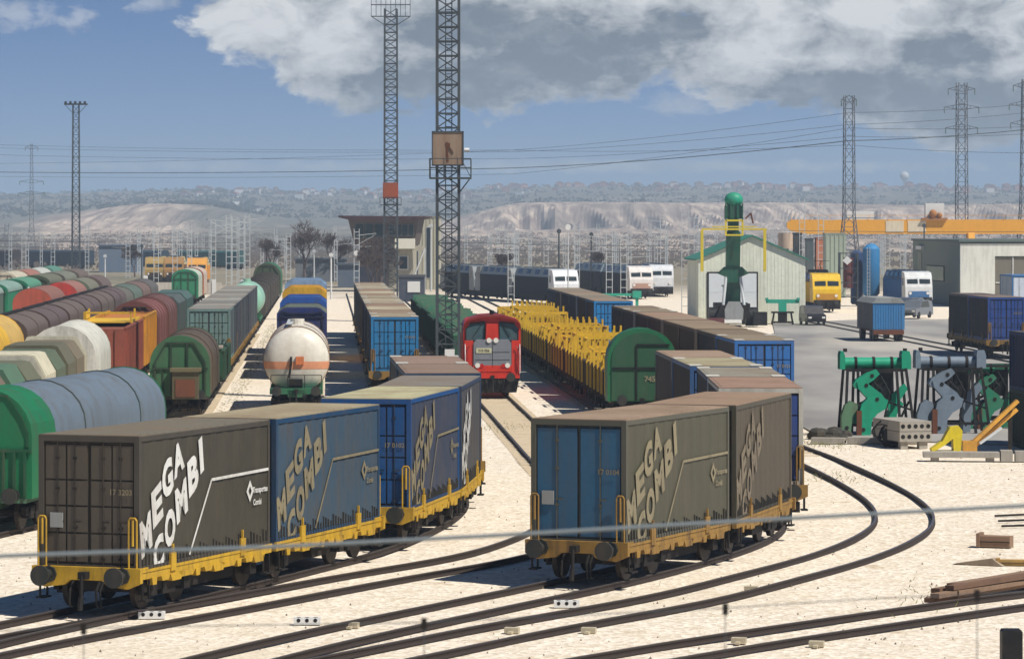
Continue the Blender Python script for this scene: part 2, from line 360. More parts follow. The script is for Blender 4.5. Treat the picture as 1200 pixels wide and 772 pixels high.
# ------------------------------------------------------------------ tracks
class Track:
    def __init__(s, pts, ext=None):
        if ext is not None:                       # the straight part of the yard: x = X0 - .052 y
            X0, y0, y1 = ext; pts = pts+[(X0-.052*y, y) for y in range(int(y0), int(y1), 12)]
        P = [Vector(p) for p in pts]; out = []
        for i in range(len(P)-1):
            a = P[max(i-1, 0)]; b = P[i]; c = P[i+1]; d = P[min(i+2, len(P)-1)]
            n = max(2, int((c-b).length/1.0)) if (c-b).length < 20 else 3
            for k in range(n):
                t = k/n
                out.append(.5*((2*b)+(c-a)*t+(2*a-5*b+4*c-d)*t*t+(3*b-a-3*c+d)*t**3))
        out.append(P[-1])
        for _ in range(3):
            out = [out[0]]+[(out[i-1]+out[i]*2+out[i+1])/4 for i in range(1, len(out)-1)]+[out[-1]]
        s.p = out; s.a = [0]
        for i in range(1, len(out)): s.a.append(s.a[-1]+(out[i]-out[i-1]).length)
    def at(s, a):
        import bisect
        i = min(max(bisect.bisect(s.a, a)-1, 0), len(s.p)-2); t = (a-s.a[i])/(s.a[i+1]-s.a[i]); return s.p[i].lerp(s.p[i+1], t)
    def arc(s, y):
        for i in range(len(s.p)-1):
            if s.p[i].y <= y <= s.p[i+1].y: return s.a[i]+(y-s.p[i].y)/(s.p[i+1].y-s.p[i].y)*(s.a[i+1]-s.a[i])
        return 0
    def seat(s, yfront, L, k=.33):               # front end at distance yfront -> centre and heading
        a = s.arc(yfront)+L/2; p, q = s.at(a-L*k), s.at(a+L*k); c = (p+q)/2; d = q-p
        return (c.x, c.y, RAIL), math.atan2(-d.x, d.y)
RAIL = .16
rail_side = paint('rusty_rail', (58, 48, 42), .7, .4, (44, 36, 30), scale=2, bump=0)
M_railtop = paint('worn_rail_head', (120, 112, 104), .35, .3, (70, 58, 48), metal=.6, scale=2, bump=0)
M_sleep = paint('sleepers', (214, 198, 170), .9, .5, (190, 172, 144))
railprof = [(-.06, 0), (.06, 0), (.06, .02), (.02, .045), (.02, .11), (.045, .12), (.045, .15), (-.045, .15), (-.045, .12), (-.02, .11), (-.02, .045), (-.06, .02)]
topprof = [(-.035, .15), (.035, .15), (.03, .158), (-.03, .158)]
def lay(tr, label, sleepers=None, smin=0, smax=1e9):
    o = thing('railway_track', label, 'railway track', (0, 0, 0)); 
    idx = [i for i, a in enumerate(tr.a) if smin <= a <= smax]
    path = [tr.p[i] for i in idx]
    for sd in (-1, 1):
        pp = []
        for i, p in enumerate(path):
            d = (path[min(i+1, len(path)-1)]-path[max(i-1, 0)]).normalized(); pp.append((p.x+sd*d.y*.87, p.y-sd*d.x*.87))
        r = MB().sweep(pp, railprof).build('rail', rail_side, o); MB().sweep(pp, topprof).build('rail_head', M_railtop, r)
    if sleepers:
        b = MB(); a = tr.arc(sleepers[0]); e = tr.arc(sleepers[1]); k = 0
        while a < e:
            p = tr.at(a); q = tr.at(a+.1); d = (q-p).normalized(); n = Vector((d.y, -d.x)); k += 1
            z = .012+.03*random.random(); w = .12
            c = [p+n*1.3+d*w, p+n*1.3-d*w, p-n*1.3-d*w, p-n*1.3+d*w]
            b.add([(v.x, v.y, -.1) for v in c]+[(v.x, v.y, z) for v in c], [(4,5,6,7),(0,1,5,4),(1,2,6,5),(2,3,7,6),(3,0,4,7)]); a += .62
        so = b.build('sleeper', M_sleep, o); so['kind'] = 'stuff'
    return o
TD = Track([(-13.3, 72), (-11.4, 78), (-9.55, 82.8), (-7.15, 89.6), (-4.95, 96.4), (-3.75, 101.5), (-2.75, 108), (-2.3, 114.5), (-2.5, 121)], (3.65, 127, 480))
TC = Track([(-14.5, 67), (-10.7, 76.5), (-7.1, 83.7), (-3.75, 90.5), (-.85, 96.0), (.7, 101), (1.75, 107), (2.25, 114.5), (2.2, 123)], (8.66, 131.7, 460))
TB = Track([(-8.0, 68), (-4.5, 76.6), (-1.3, 83.2), (2.05, 90.0), (5.05, 97.2), (6.98, 104.5), (7.5, 111), (7.5, 118), (7.2, 126)], (13.9, 137, 480))
TA = Track([(-6.5, 67.5), (-2.6, 74.4), (.4, 79.8), (3.9, 85.4), (6.2, 90.3), (8.8, 96.3), (10.75, 102.6), (11.9, 108.5), (12.35, 115.4), (12.2, 125), (11.55, 137)], (18.4, 146, 480))
TE = Track([(-3.5, 66), (.3, 70.8), (3.8, 75.6), (6.7, 79.2), (10.1, 83.2), (12.6, 86.0), (17.0, 90.0), (22, 94.0)])
TF = Track([(-20.4, 84), (-18.3, 93), (-16.3, 101), (-14.8, 107.5), (-13.8, 114), (-13.2, 121), (-13.3, 128)], (-6.75, 136, 480))
TG = Track([(-25, 84), (-22, 95), (-19.3, 103), (-17.9, 110)], (-11.8, 117, 460))
def straight(X0, y0=150, y1=480): return Track([(X0-.052*y0, y0), (X0-.052*(y0+5), y0+5)], (X0, y0+12, y1))
TT = straight(-1.4, 124); TH = straight(-17.0, 118); TI = straight(-22.1, 140); TJ = straight(-27.2, 150); TK = straight(-32.5, 170); TR = straight(45.8, 170, 420)
lay(TD, 'curved rails under the brown and blue curtain sided wagons on the left', (170, 300))
lay(TC, 'rails curving out of the red locomotive and between the two lettered trains', (124, 300))
lay(TB, 'curved rails under the nearest wagon right of the middle', (170, 300))
lay(TA, 'bare rails making the wide outer bend at the right', (140, 300))
lay(TE, 'pair of bare rails crossing the bottom right corner past the timber', None)
lay(TF, 'rails under the green wagon with the grey rolling hood', (118, 300))
lay(TG, 'rails under the wagon with stepped green and cream hoods')
lay(TT, 'straight rails under the white tank wagon', (124, 330))
lay(TH, 'rails under the brown round topped hoppers')
lay(TI, 'rails under the red round ended wagons at the left')
lay(TJ, 'rails under the green covered wagons at the left edge')
lay(TR, 'rails at the far right under the dark and blue containers', (200, 330))
# ------------------------------------------------------------------ rolling stock: shared pieces
def bogie(root, y, wb=1.8, mat=None):
    b = MB()
    for s in (-1, 1):
        b.box(s*1.08-.07, s*1.08+.07, y-wb/2-.45, y+wb/2+.45, .42, .66)
        b.box(s*1.08-.09, s*1.08+.09, y-.35, y+.35, .3, .75)
        for q in (-1, 1): b.box(s*1.08-.13, s*1.08+.13, y+q*wb/2-.16, y+q*wb/2+.16, .32, .62)
    b.box(-1.05, 1.05, y-.25, y+.25, .5, .8)
    o = b.build('bogie', mat or M_dark, root)
    for q in (-1, 1):
        w = MB()
        for s in (-1, 1): w.cyl((s*.79, y+q*wb/2, .46), (s*.92, y+q*wb/2, .46), .46, n=20)
        w.cyl((-.8, y+q*wb/2, .46), (.8, y+q*wb/2, .46), .09, n=8); w.build('wheelset', M_wheel, o)
    return o
def axle(root, y):
    b = MB()
    for s in (-1, 1): b.box(s*1.08-.08, s*1.08+.08, y-.6, y+.6, .62, .72); b.box(s*1.08-.12, s*1.08+.12, y-.18, y+.18, .3, .7)
    o = b.build('suspension', M_dark, root); w = MB()
    for s in (-1, 1): w.cyl((s*.79, y, .48), (s*.92, y, .48), .48, n=18)
    w.cyl((-.8, y, .48), (.8, y, .48), .09, n=8); w.build('wheelset', M_wheel, o)
def ends(root, L, mat, z=1.02, coupling=True, far=True, only=0):
    for e in ((only,) if only else (-1, 1)):
        for s in (-1, 1):
            y0 = e*L/2
            b = MB().cyl((s*.93, y0, z), (s*.93, y0+e*.42, z), .11, n=12); b.cyl((s*.93, y0+e*.42, z), (s*.93, y0+e*.50, z), .235, n=18); b.cyl((s*.93, y0, z), (s*.93, y0+e*.06, z), .2, n=8)
            b.build('buffer', M_buf, root)
        if coupling:
            c = MB().box(-.1, .1, min(y0, y0+e*.22), max(y0, y0+e*.22), z-.08, z+.08)
            c.cyl((0, y0+e*.2, z), (0, y0+e*.24, z-.62), .045, n=6); c.cyl((.0, y0+e*.24, z-.5), (.0, y0+e*.3, z-.78), .07, n=6)
            for q, r in ((-.3, .03), (.36, .03), (.46, .025)): c.tube([(q, y0+e*.02, z-.15), (q, y0+e*.2, z-.35), (q*1.05, y0+e*.2, z-.66), (q, y0+e*.08, z-.72)], r, 5)
            c.build('coupling', M_dark, root)
def corr(W, y0, y1, pitch=.28, d=.035):      # plan outline of a box with corrugated long sides
    n = max(2, int((y1-y0)/pitch)); p = (y1-y0)/n; a = W/2
    R_ = [(a, y0)]; 
    for i in range(n):
        y = y0+i*p; R_ += [(a, y+p*.2), (a-d, y+p*.35), (a-d, y+p*.8), (a, y+p*.95)]
    R_.append((a, y1)); L_ = [(-x, y) for x, y in reversed(R_)]
    return R_+L_
MEGA = None
def text_mb(s, size=1.0, bold=.0, sx=1.0):
    c = bpy.data.curves.new('lettering_curve', 'FONT'); c.body = s; c.size = size; c.offset = bold; c.resolution_u = 3
    o = bpy.data.objects.new('lettering_tmp', c); COL.objects.link(o); bpy.context.view_layer.update()
    me = o.to_mesh(); m = MB(); m.v = [(v.co.x*sx, v.co.y, 0) for v in me.vertices]; m.f = [tuple(p.vertices) for p in me.polygons]
    o.to_mesh_clear(); bpy.data.objects.remove(o); bpy.data.curves.remove(c); return m
def flat_mesh(m, name, mat, parent):
    me = bpy.data.meshes.new(name); me.from_pydata(m.v, [], m.f); me.materials.append(mat); o = bpy.data.objects.new(name, me); COL.objects.link(o); o.parent = parent; return o
def side_logo(root, L, W, mat_text, mat_line, big=True, rivets=True):
    """the slanted two-line lettering, the kinked stripe and the diamond mark on the right-hand curtain; side plane x = W/2"""
    x = W/2+.012; out = MB(); y0 = -L/2
    letters = [('M', .34, .86, .58, 1.12), ('E', .94, 1.50, .55, 1.12), ('G', 1.50, 2.08, .57, 1.12), ('A', 2.10, 2.50, .58, 1.0),
               ('C', 1.02, .38, .57, 1.05), ('O', 1.64, .92, .57, 1.12), ('M', 2.27, 1.50, .62, 1.12), ('B', 2.92, 2.08, .56, 1.12), ('I', 3.38, 2.50, .2, .92)]
    for ch, cu, cv, w, ht in letters:
        t = text_mb(ch, 1.0, .05); xs = [p[0] for p in t.v]; zs = [p[1] for p in t.v]; a, b, c, d = min(xs), max(xs), min(zs), max(zs)
        rise = .5*w; hh = ht-rise; m = MB()
        for p in t.v:
            fx = (p[0]-a)/(b-a)-.5; fz = (p[1]-c)/(d-c)-.5
            m.v.append((x, y0+cu+fx*w-.12*fz, cv+fx*rise+fz*hh))
        out.add(m.v, t.f)
    # clip letters that would run under the bottom edge of the curtain
    import bmesh
    me = bpy.data.meshes.new('side_lettering'); me.from_pydata(out.v, [], out.f)
    bm = bmesh.new(); bm.from_mesh(me)
    bmesh.ops.bisect_plane(bm, geom=bm.verts[:]+bm.edges[:]+bm.faces[:], plane_co=(0, 0, .14), plane_no=(0, 0, -1), clear_outer=True)
    bmesh.ops.bisect_plane(bm, geom=bm.verts[:]+bm.edges[:]+bm.faces[:], plane_co=(0, 0, 3.0), plane_no=(0, 0, 1), clear_outer=True)
    bm.to_mesh(me); bm.free(); me.materials.append(mat_text); o = bpy.data.objects.new('side_lettering', me); COL.objects.link(o); o.parent = root
    s = MB(); pl = [(2.72, .2), (3.98, 1.88), (L-.12, 1.92)]
    if big:
        for (a, b), (c, d) in zip(pl[:-1], pl[1:]):
            dd = Vector((c-a, d-b)).normalized()*.0; n = Vector((-(d-b), c-a)).normalized()*.035
            s.add([(x, y0+a-n.x, b-n.y), (x, y0+c-n.x, d-n.y), (x, y0+c+n.x, d+n.y), (x, y0+a+n.x, b+n.y)], [(0, 1, 2, 3)])
        cx, cz, r, q = L-1.25, 1.45, .27, .12
        ring = [(cx, cz+r), (cx+r*.8, cz), (cx, cz-r), (cx-r*.8, cz)]; inn = [(cx, cz+q), (cx+q*.8, cz), (cx, cz-q), (cx-q*.8, cz)]
        s.add([(x, y0+a, b) for a, b in ring+inn], [(i, (i+1) % 4, 4+(i+1) % 4, 4+i) for i in range(4)])
        for word, uu, vv, size in (('Transportes', cx+.18, cz-.06, .2), ('Combi', cx+.2, cz-.36, .2)):
            t = text_mb(word, size, .006, .9); s.add([(x, y0+uu+p[0], vv+p[1]) for p in t.v], t.f)
    flat_mesh(s, 'stripe_and_emblem', mat_line, root)
def container(label, pos, rz, col, roofcol, doorcol, L=7.45, W=2.5, Ht=2.9, side='corr', door='grid', group=None, plates=True, logo=None, code=None, postcol=None, endplate=False, hw='locking_bar', dirt=.35, catg='container', pale=(196, 194, 184), detail=True):
    nm = 'shipping_container' if side == 'corr' else 'curtain_sided_container'
    o = thing(nm, label, catg, pos, rz, group); h = L/2; a = W/2
    mc = paint('box_%d_%d_%d' % col, col, .6, dirt, (84, 74, 60), scale=.8); md = paint('box_%d_%d_%d' % doorcol, doorcol, .55, .3, (84, 74, 60), scale=.8)
    pc = postcol or doorcol; mp_ = paint('box_%d_%d_%d' % pc, pc, .55, .35, (84, 74, 60), scale=.8)
    mr = paint('roof_%d_%d_%d' % roofcol, roofcol, .85, .55, (112, 92, 72), scale=.45, streak=False)
    if side == 'corr': MB().prism(corr(W-.05, -h+.08, h-.03), .12, Ht-.1, 'z').build('body', mc, o)
    else:
        MB().prism(corr(W-.04, -h+.08, h-.03, .62, .012), .16, Ht-.1, 'z').build('curtain_side', mc, o)
        n = int(L/.19)
        for s in (-1, 1):
            st = MB()
            for i in range(n):
                y = -h+.2+i*(L-.4)/(n-1); st.box(s*a-.012-.02*(s > 0), s*a+.012+.02*(s < 0), y-.014, y+.014, .06, .30+.05*((i*7) % 4))
            st.build('curtain_strap', paint('strap_dark', (52, 52, 50), .8), o)
    f = MB()
    for sx in (-1, 1):
        for y in (-h, h-.12): f.box(sx*a-.13*(sx > 0), sx*a+.13*(sx < 0), y, y+.12, 0, Ht)
        f.box(sx*a-.07*(sx > 0), sx*a+.07*(sx < 0), -h+.12, h-.12, Ht-.12, Ht-.005); f.box(sx*a-.07*(sx > 0), sx*a+.07*(sx < 0), -h+.12, h-.12, .0, .15)
    for y in (-h, h-.12): f.box(-a+.13, a-.13, y+.005, y+.115, Ht-.14, Ht-.003); f.box(-a+.13, a-.13, y+.005, y+.115, 0, .16)
    f.build('frame', mp_, o)
    r = MB().box(-a+.015, a-.015, -h+.01, h-.01, Ht-.03, Ht+.02); n = int(L/.42)
    for i in range(n):
        y = -h+.3+i*(L-.6)/(n-1); r.prism([(y-.1, Ht+.02), (y-.06, Ht+.036), (y+.06, Ht+.036), (y+.1, Ht+.02)], -a+.12, a-.12, 'x')
    ro = r.build('roof', mr, o)
    if plates:
        mpl = paint('pale_corner_%d' % pale[0], pale, .7, .3, (150, 130, 100))
        for sx in (-1, 1):
            for sy in (-1, 1):
                MB().box(min(sx*(a+.003), sx*(a-.42)), max(sx*(a+.003), sx*(a-.42)), min(sy*(h+.003), sy*(h-1.0)), max(sy*(h+.003), sy*(h-1.0)), Ht+.021, Ht+.045).build('corner_plate', mpl, ro)
    # two door leaves, front end
    md2 = paint('box_%d_%d_%d' % tuple(int(c*.45) for c in doorcol), tuple(int(c*.45) for c in doorcol), .8)  # darkened copy of the door colour paints the recessed grooves dark
    for s in (-1, 1):
        x0, x1 = (.02, a-.14) if s > 0 else (-a+.14, -.02)
        d = MB().box(x0, x1, -h+.05, -h+.075, .17, Ht-.15).build('door', md2, o)
        p = MB(); xm = (x0+x1)/2
        zz = [.2, .88, 1.5, 2.1, Ht-.2] if door == 'grid' else [.2, Ht-.2]
        for xa, xb in ((x0+.03, xm-.025), (xm+.025, x1-.03)):
            for za, zb in zip(zz[:-1], zz[1:]): p.box(xa, xb, -h+.03, -h+.052, za+.022, zb-.022)
        p.build('door_panel', md, d)
        if detail:
            q = MB()
            for xx in (xm-(.22 if door == 'grid' else 0), xm+.22)[:1 if door != 'grid' else 2]:
                q.cyl((xx, -h+.012, .1), (xx, -h+.012, Ht-.12), .013, n=6); q.box(xx-.03, xx+.16, -h-.006, -h+.008, 1.12, 1.16)
                for z in (.3, 1.0, 1.9, 2.6): q.box(xx-.05, xx+.05, -h+.005, -h+.028, z-.03, z+.03)
            q.build('locking_bar', md2 if door == 'grid' else mp_, d)
    if endplate:
        MB().box(-a+.3, -a+.62, -h-.012, -h+.02, 1.0, 1.34).build('data_plate', plain('plate_grey', (150, 152, 148)), o)
    if code:
        t = text_mb(code, .18, .004); m = MB(); w = max(p[0] for p in t.v); m.v = [(a-.18-w+p[0], -h-.008 if side != 'x' else 0, 1.78+p[1]) for p in t.v]; m.f = t.f
        flat_mesh(m, 'number_lettering', M_lett, o)
    if logo: side_logo(o, L, W, *logo)
    return o
def flat_wagon(label, pos, rz, L=15.4, mat=None, deck=1.16, rails=True, group=None, posts=True, half=0):
    mat = mat or M_yel; o = thing('flat_wagon', label, 'wagon', pos, rz, group); h = L/2
    b = MB()
    for s in (-1, 1):
        b.box(s*1.24-.06, s*1.24+.06, -h+.1, h-.1, .92, 1.08)
        for i in range(11):                                   # pressed brackets and fittings hanging on the side beam
            y = -h+.9+i*(L-1.8)/10; w = .14+.1*((i*5) % 4)
            b.prism([(y-w, .93), (y-w*.7, .76+.05*(i % 2)), (y+w*.7, .76+.05*(i % 2)), (y+w, .93)], s*1.25-.07, s*1.25+.07, 'x')
        b.box(s*1.28-.04, s*1.28+.04, -h+.1, h-.1, 1.08, 1.14)
    for i in range(9):
        y = -h+.5+i*(L-1)/8; b.box(-1.18, 1.18, y-.06, y+.06, .88, 1.08)
    b.build('side_beam', mat, o)
    MB().box(-1.2, 1.2, -h+.2, h-.2, 1.095, 1.14).build('deck', M_dark, o)
    MB().box(-.3, .3, -h+.3, h-.3, .62, .95).build('centre_sill', M_dark, o)
    for s in (-1, 1): MB().prism([(-h+1.0, .92), (-h+3.3, .42), (h-3.3, .42), (h-1.0, .92)] if not half else [(-h+.9, .92), (-h+1.6, .45), (h-1.6, .45), (h-.9, .92)], s*.86-.03, s*.86+.03, 'x').build('shade_panel', M_dark, o)  # dark panels added to deepen the shade under the deck
    for e in (-1, 1):
        if half and e != half: continue
        y0 = e*h; b = MB()
        b.prism([(-1.38, 1.2), (-1.38, .86), (-1.05, .72), (-.55, .78), (-.4, .9), (.4, .9), (.55, .78), (1.05, .72), (1.38, .86), (1.38, 1.2)], min(y0, y0-e*.14), max(y0, y0-e*.14), 'y')
        b.box(-1.3, 1.3, min(y0-e*.02, y0-e*.6), max(y0-e*.02, y0-e*.6), 1.145, 1.19)
        b.build('headstock', mat, o)
    for q in ((-1, 1) if rails else ()):
        for e in (-1, 1):
            if half and e != half: continue
            y = e*(h-.08)
            for xo in (1.25,):
                x = q*xo
                MB().tube([(x, y, 1.18), (x, y, 2.28), (x-q*.04, y, 2.34), (x-q*.16, y, 2.34), (x-q*.2, y, 2.28), (x-q*.2, y, 1.18)], .024).tube([(x-q*.1, y, 1.7), (x-q*.1, y, 2.3)], .035).build('handrail', mat, o)
    if posts:
        for s in (-1, 1):
            for i in range(2 if half else 4):
                y = -h+1.9+i*(L-3.8)/(1 if half else 3)
                MB().box(s*1.31-.03, s*1.31+.03, y-.14, y+.14, 1.0, 1.42).bar((s*1.31, y, 1.4), (s*1.31, y, 1.62), .05).build('stanchion', mat, o)
    for s in (-1, 1):
        for y in (-h+.45, h-.45): sb = MB(); sb.box(s*1.3-.1, s*1.3+.1, y-.2, y+.2, .42, .46); sb.bar((s*1.3, y-.18, .44), (s*1.3, y-.18, .9), .04); sb.bar((s*1.3, y+.18, .44), (s*1.3, y+.18, .9), .04); sb.build('footstep', M_dark, o)
        MB().box(s*1.0-.1, s*1.0+.1, -.9, .5, .5, .85).build('tool_box', M_dark, o)
    if half: bogie(o, half*(h-2.0)); axle(o, -half*(h-1.0)); ends(o, L, mat, only=half)
    else:
        for y in (-h+2.0, h-2.0): bogie(o, y)
        ends(o, L, mat)
    return o
def arch(W, z0, ze, zt, n=12, ch=False):
    a = W/2
    if ch: return [(-a, z0), (-a, ze), (-a+.42, zt-.04), (-a+.62, zt), (a-.62, zt), (a-.42, zt-.04), (a, ze), (a, z0)]
    return [(-a, z0), (-a, ze)]+[(-a*math.cos(math.pi*i/n), ze+(zt-ze)*math.sin(math.pi*i/n)) for i in range(1, n)]+[(a, ze), (a, z0)]
def hood_wagon(name, label, pos, rz, L, cols, endcol, W=2.95, z0=.95, ze=2.9, zt=4.15, ch=False, step=.0, endstyle='frame', under=None, group=None, ribs=0, ribcol=None, undercol=(58, 54, 48), cat='wagon', frontlen=.0, axles='bogie', roofcol=None):
    o = thing(name, label, cat, pos, rz, group); h = L/2
    mu = paint('frame_%d_%d_%d' % undercol, undercol, .75, .4)
    b = MB().box(-1.3, 1.3, -h, h, .82, z0+.02).box(-.35, .35, -h+.2, h-.2, .6, .85)
    b.build('underframe', mu, o)
    me_ = paint('hood_%d_%d_%d' % endcol, endcol, .6, .4, (70, 66, 52))
    ew = MB().prism(arch(W, z0, ze, zt, ch=ch), -h+.02, -h+.02+max(.35, frontlen)).build('end_wall', me_, o)
    if endstyle == 'frame':
        d = MB(); a = W/2*.82; zz = zt-.35; y0, y1 = -h-.05, -h+.02
        def seg(p, q, w=.09): d.bar((p[0], -h-.01, p[1]), (q[0], -h-.01, q[1]), w, .08)
        pts = [(-a, z0+.1), (-a, ze+.1), (-a*.55, zz), (a*.55, zz), (a, ze+.1), (a, z0+.1)]
        for p, q in zip(pts[:-1], pts[1:]): seg(p, q)
        for x in (-a*.36, a*.3): seg((x, z0+.1), (x, zz))
        seg((-a*1.12, ze-.2), (a*1.12, ze-.2), .12)
        d.box(-a*.7, -a*.66, -h-.03, -h+.02, z0, 2.2)
        d.build('end_frame', paint('hood_%d_%d_%d' % tuple(int(c*.55) for c in endcol), tuple(int(c*.55) for c in endcol), .7, .3), ew)
    if endstyle == 'ribs':
        d = MB()
        for i in range(9): x = -W/2+.2+i*(W-.4)/8; d.box(x-.04, x+.04, -h-.06, -h+.02, z0+.05, ze-.45)
        pts = [(-W/2+.12, ze-.3), (-W/2+.12, ze+.1), (-W/2+.3, ze+.55), (-W/2*.5, zt-.22), (W/2*.5, zt-.22), (W/2-.3, ze+.55), (W/2-.12, ze+.1), (W/2-.12, ze-.3)]
        for p, q in zip(pts[:-1], pts[1:]): d.bar((p[0], -h, p[1]), (q[0], -h, q[1]), .07, .06)
        d.box(-W/2, W/2, -h-.05, -h+.02, ze-.45, ze-.36)
        d.build('end_rib', paint('hood_%d_%d_%d' % tuple(int(c*.7) for c in endcol), tuple(int(c*.7) for c in endcol), .7, .3), ew)
    n = len(cols); y = -h+.02+max(.35, frontlen); seg = (h-.02-y)/n
    for i, c in enumerate(cols):
        k = 1.0-(step*(i % 2) if step >= 0 else 0); w2 = W*k; a_ = arch(w2-.04, z0+.05, ze, zt-.03-(.10 if (step and i % 2) else 0), ch=ch)
        mm = paint('hood_%d_%d_%d' % c, c, .6, .4, (84, 76, 62), scale=.6)
        hd = MB(); hd.prism(a_, y, y+seg-(.95 if step else .0)); hd.sm = not ch; ho = hd.build('hood', mm, o)
        if step: MB().prism([(p[0]*.94, p[1]-.16*(p[1] > ze)) for p in a_], y+seg-.96, y+seg+.01).build('hood_gap', M_black, ho)  # black filler paints the dark gap between stepped hoods
        if ribs:
            for j in range(ribs):
                rb = MB(); yy = y+(j+.5)*seg/ribs; pr = [(p[0]*1.018, p[1]+.035*(p[1] > ze)) for p in a_]; rb.prism(pr, yy-.035, yy+.035)
                rb.sm = True; rb.build('rib', paint('hood_%d_%d_%d' % (ribcol or tuple(int(q*.75) for q in c)), ribcol or tuple(int(q*.75) for q in c), .7), ho)
        y += seg
    MB().prism(arch(W, z0, ze, zt, ch=ch), h-.06, h).build('end_wall', me_, o)
    if roofcol:
        rf = MB().prism([(-W/2-.03, ze-.06)]+[(q[0]*1.02, q[1]+.03) for q in arch(W, z0, ze, zt, ch=ch)[1:-1]]+[(W/2+.03, ze-.06)], -h+.15, h+.02); rf.sm = True; rf.build('roof', paint('hood_%d_%d_%d' % roofcol, roofcol, .7, .45), o)
    if axles == 'bogie':
        for yy in (-h+1.9, h-1.9): bogie(o, yy)
    else:
        for yy in (-h*.62, h*.62): axle(o, yy)
    ends(o, L, mu, z=1.05); return o
def tank_wagon(label, pos, rz, L, col, r=1.5, cz=2.62, group=None, band=None, under=(34, 108, 74), straps=None, detail=False, cat='tank wagon'):
    o = thing('tank_wagon', label, cat, pos, rz, group); h = L/2; mu = paint('frame_%d_%d_%d' % under, under, .7, .35)
    b = MB().box(-1.25, 1.25, -h, -h+1.2, .85, 1.12).box(-1.25, 1.25, h-1.2, h, .85, 1.12).box(-.4, .4, -h, h, .7, 1.05)
    for s in (-1, 1): b.box(s*1.2-.06, s*1.2+.06, -h, h, .85, 1.08); 
    b.build('underframe', mu, o)
    mt = paint('tank_%d_%d_%d' % col, col, .4, .3, (150, 130, 104), scale=.5)
    t = MB().lathe([(.02, -h+.55), (r*.35, -h+.58), (r*.68, -h+.70), (r*.88, -h+.88), (r*.97, -h+1.08), (r, -h+1.3), (r, h-1.3), (r*.95, h-1.0), (r*.7, h-.7), (.02, h-.55)], 36, 'y', (0, 0, cz)); t.sm = True
    to = t.build('tank', mt, o)
    if band:
        prof = [(0, -h+.55), (r*.35, -h+.58), (r*.68, -h+.70), (r*.88, -h+.88), (r*.97, -h+1.08), (r, -h+1.3)]
        def py(q):
            for (r0, a0), (r1, a1) in zip(prof[:-1], prof[1:]):
                if q <= r1+1e-6: return a0+(a1-a0)*(q-r0)/(r1-r0)
            return -h+1.3
        bd = MB(); zs = [-.42, -.30, -.18, -.06]; nn = 40
        for z in zs:
            X = math.sqrt(r*r-z*z); rowp = [(X, h-1.3)]+[(X*math.cos(math.pi*k/nn), None) for k in range(nn+1)]+[(-X, h-1.3)]
            for xx, yy in rowp:
                q = math.sqrt(xx*xx+z*z); k = 1+.006; bd.v.append((xx*k, (py(q) if yy is None else yy)-.008, cz+z*k))
        m_ = nn+3
        bd.f = [(i*m_+j, i*m_+j+1, (i+1)*m_+j+1, (i+1)*m_+j) for i in range(3) for j in range(m_-1)]; bd.sm = True
        bd.build('orange_band', paint('band_%d' % band[0], band, .5, .3, (150, 120, 90)), to)
    if straps:
        for y in (-h+1.45, -h+2.1, 0, h-1.5): MB().lathe([(r+.03, y-.12), (r+.03, y+.12)], 36, 'y', (0, 0, cz)).build('strap', paint('strap_%d' % straps[0], straps, .7, .4), to)
    MB().cyl((0, 0, cz+r-.1), (0, 0, cz+r+.25), .35, n=14).build('dome_hatch', mt, to)
    MB().bar((-.35, -h*.6, cz+r+.1), (-.35, h*.6, cz+r+.1), .3, .05).build('walkway', M_galv, o)
    sd = MB()
    for y in (-h+1.7, h-1.7): sd.prism([(-1.2, 1.05), (1.2, 1.05), (1.1, 1.6), (.7, 1.3), (0, 1.15), (-.7, 1.3), (-1.1, 1.6)], y-.15, y+.15)
    sd.build('saddle', mu, o)
    if detail:
        MB().box(-.02, .36, -h+.45, -h+.56, 2.25, 2.62).build('placard', paint('placard_orange', (214, 120, 66), .5, .2), to)
        MB().tube([(-.25, -h+.5, 2.6), (-.25, -h+.4, 2.3), (-.35, -h+.4, 1.6)], .06).box(-.35, .3, -h+.35, -h+.6, 1.15, 1.55).build('valve_box', M_dark, o)
        rl = MB()
        for x in (-1.2, -.4, .4, 1.2): rl.bar((x, -h+.1, 1.1), (x, -h+.1, 1.75), .035)
        rl.bar((-1.2, -h+.1, 1.75), (1.2, -h+.1, 1.75), .035); rl.build('end_railing', M_dark, o)
    for y in (-h+1.8, h-1.8): bogie(o, y)
    ends(o, L, mu); return o
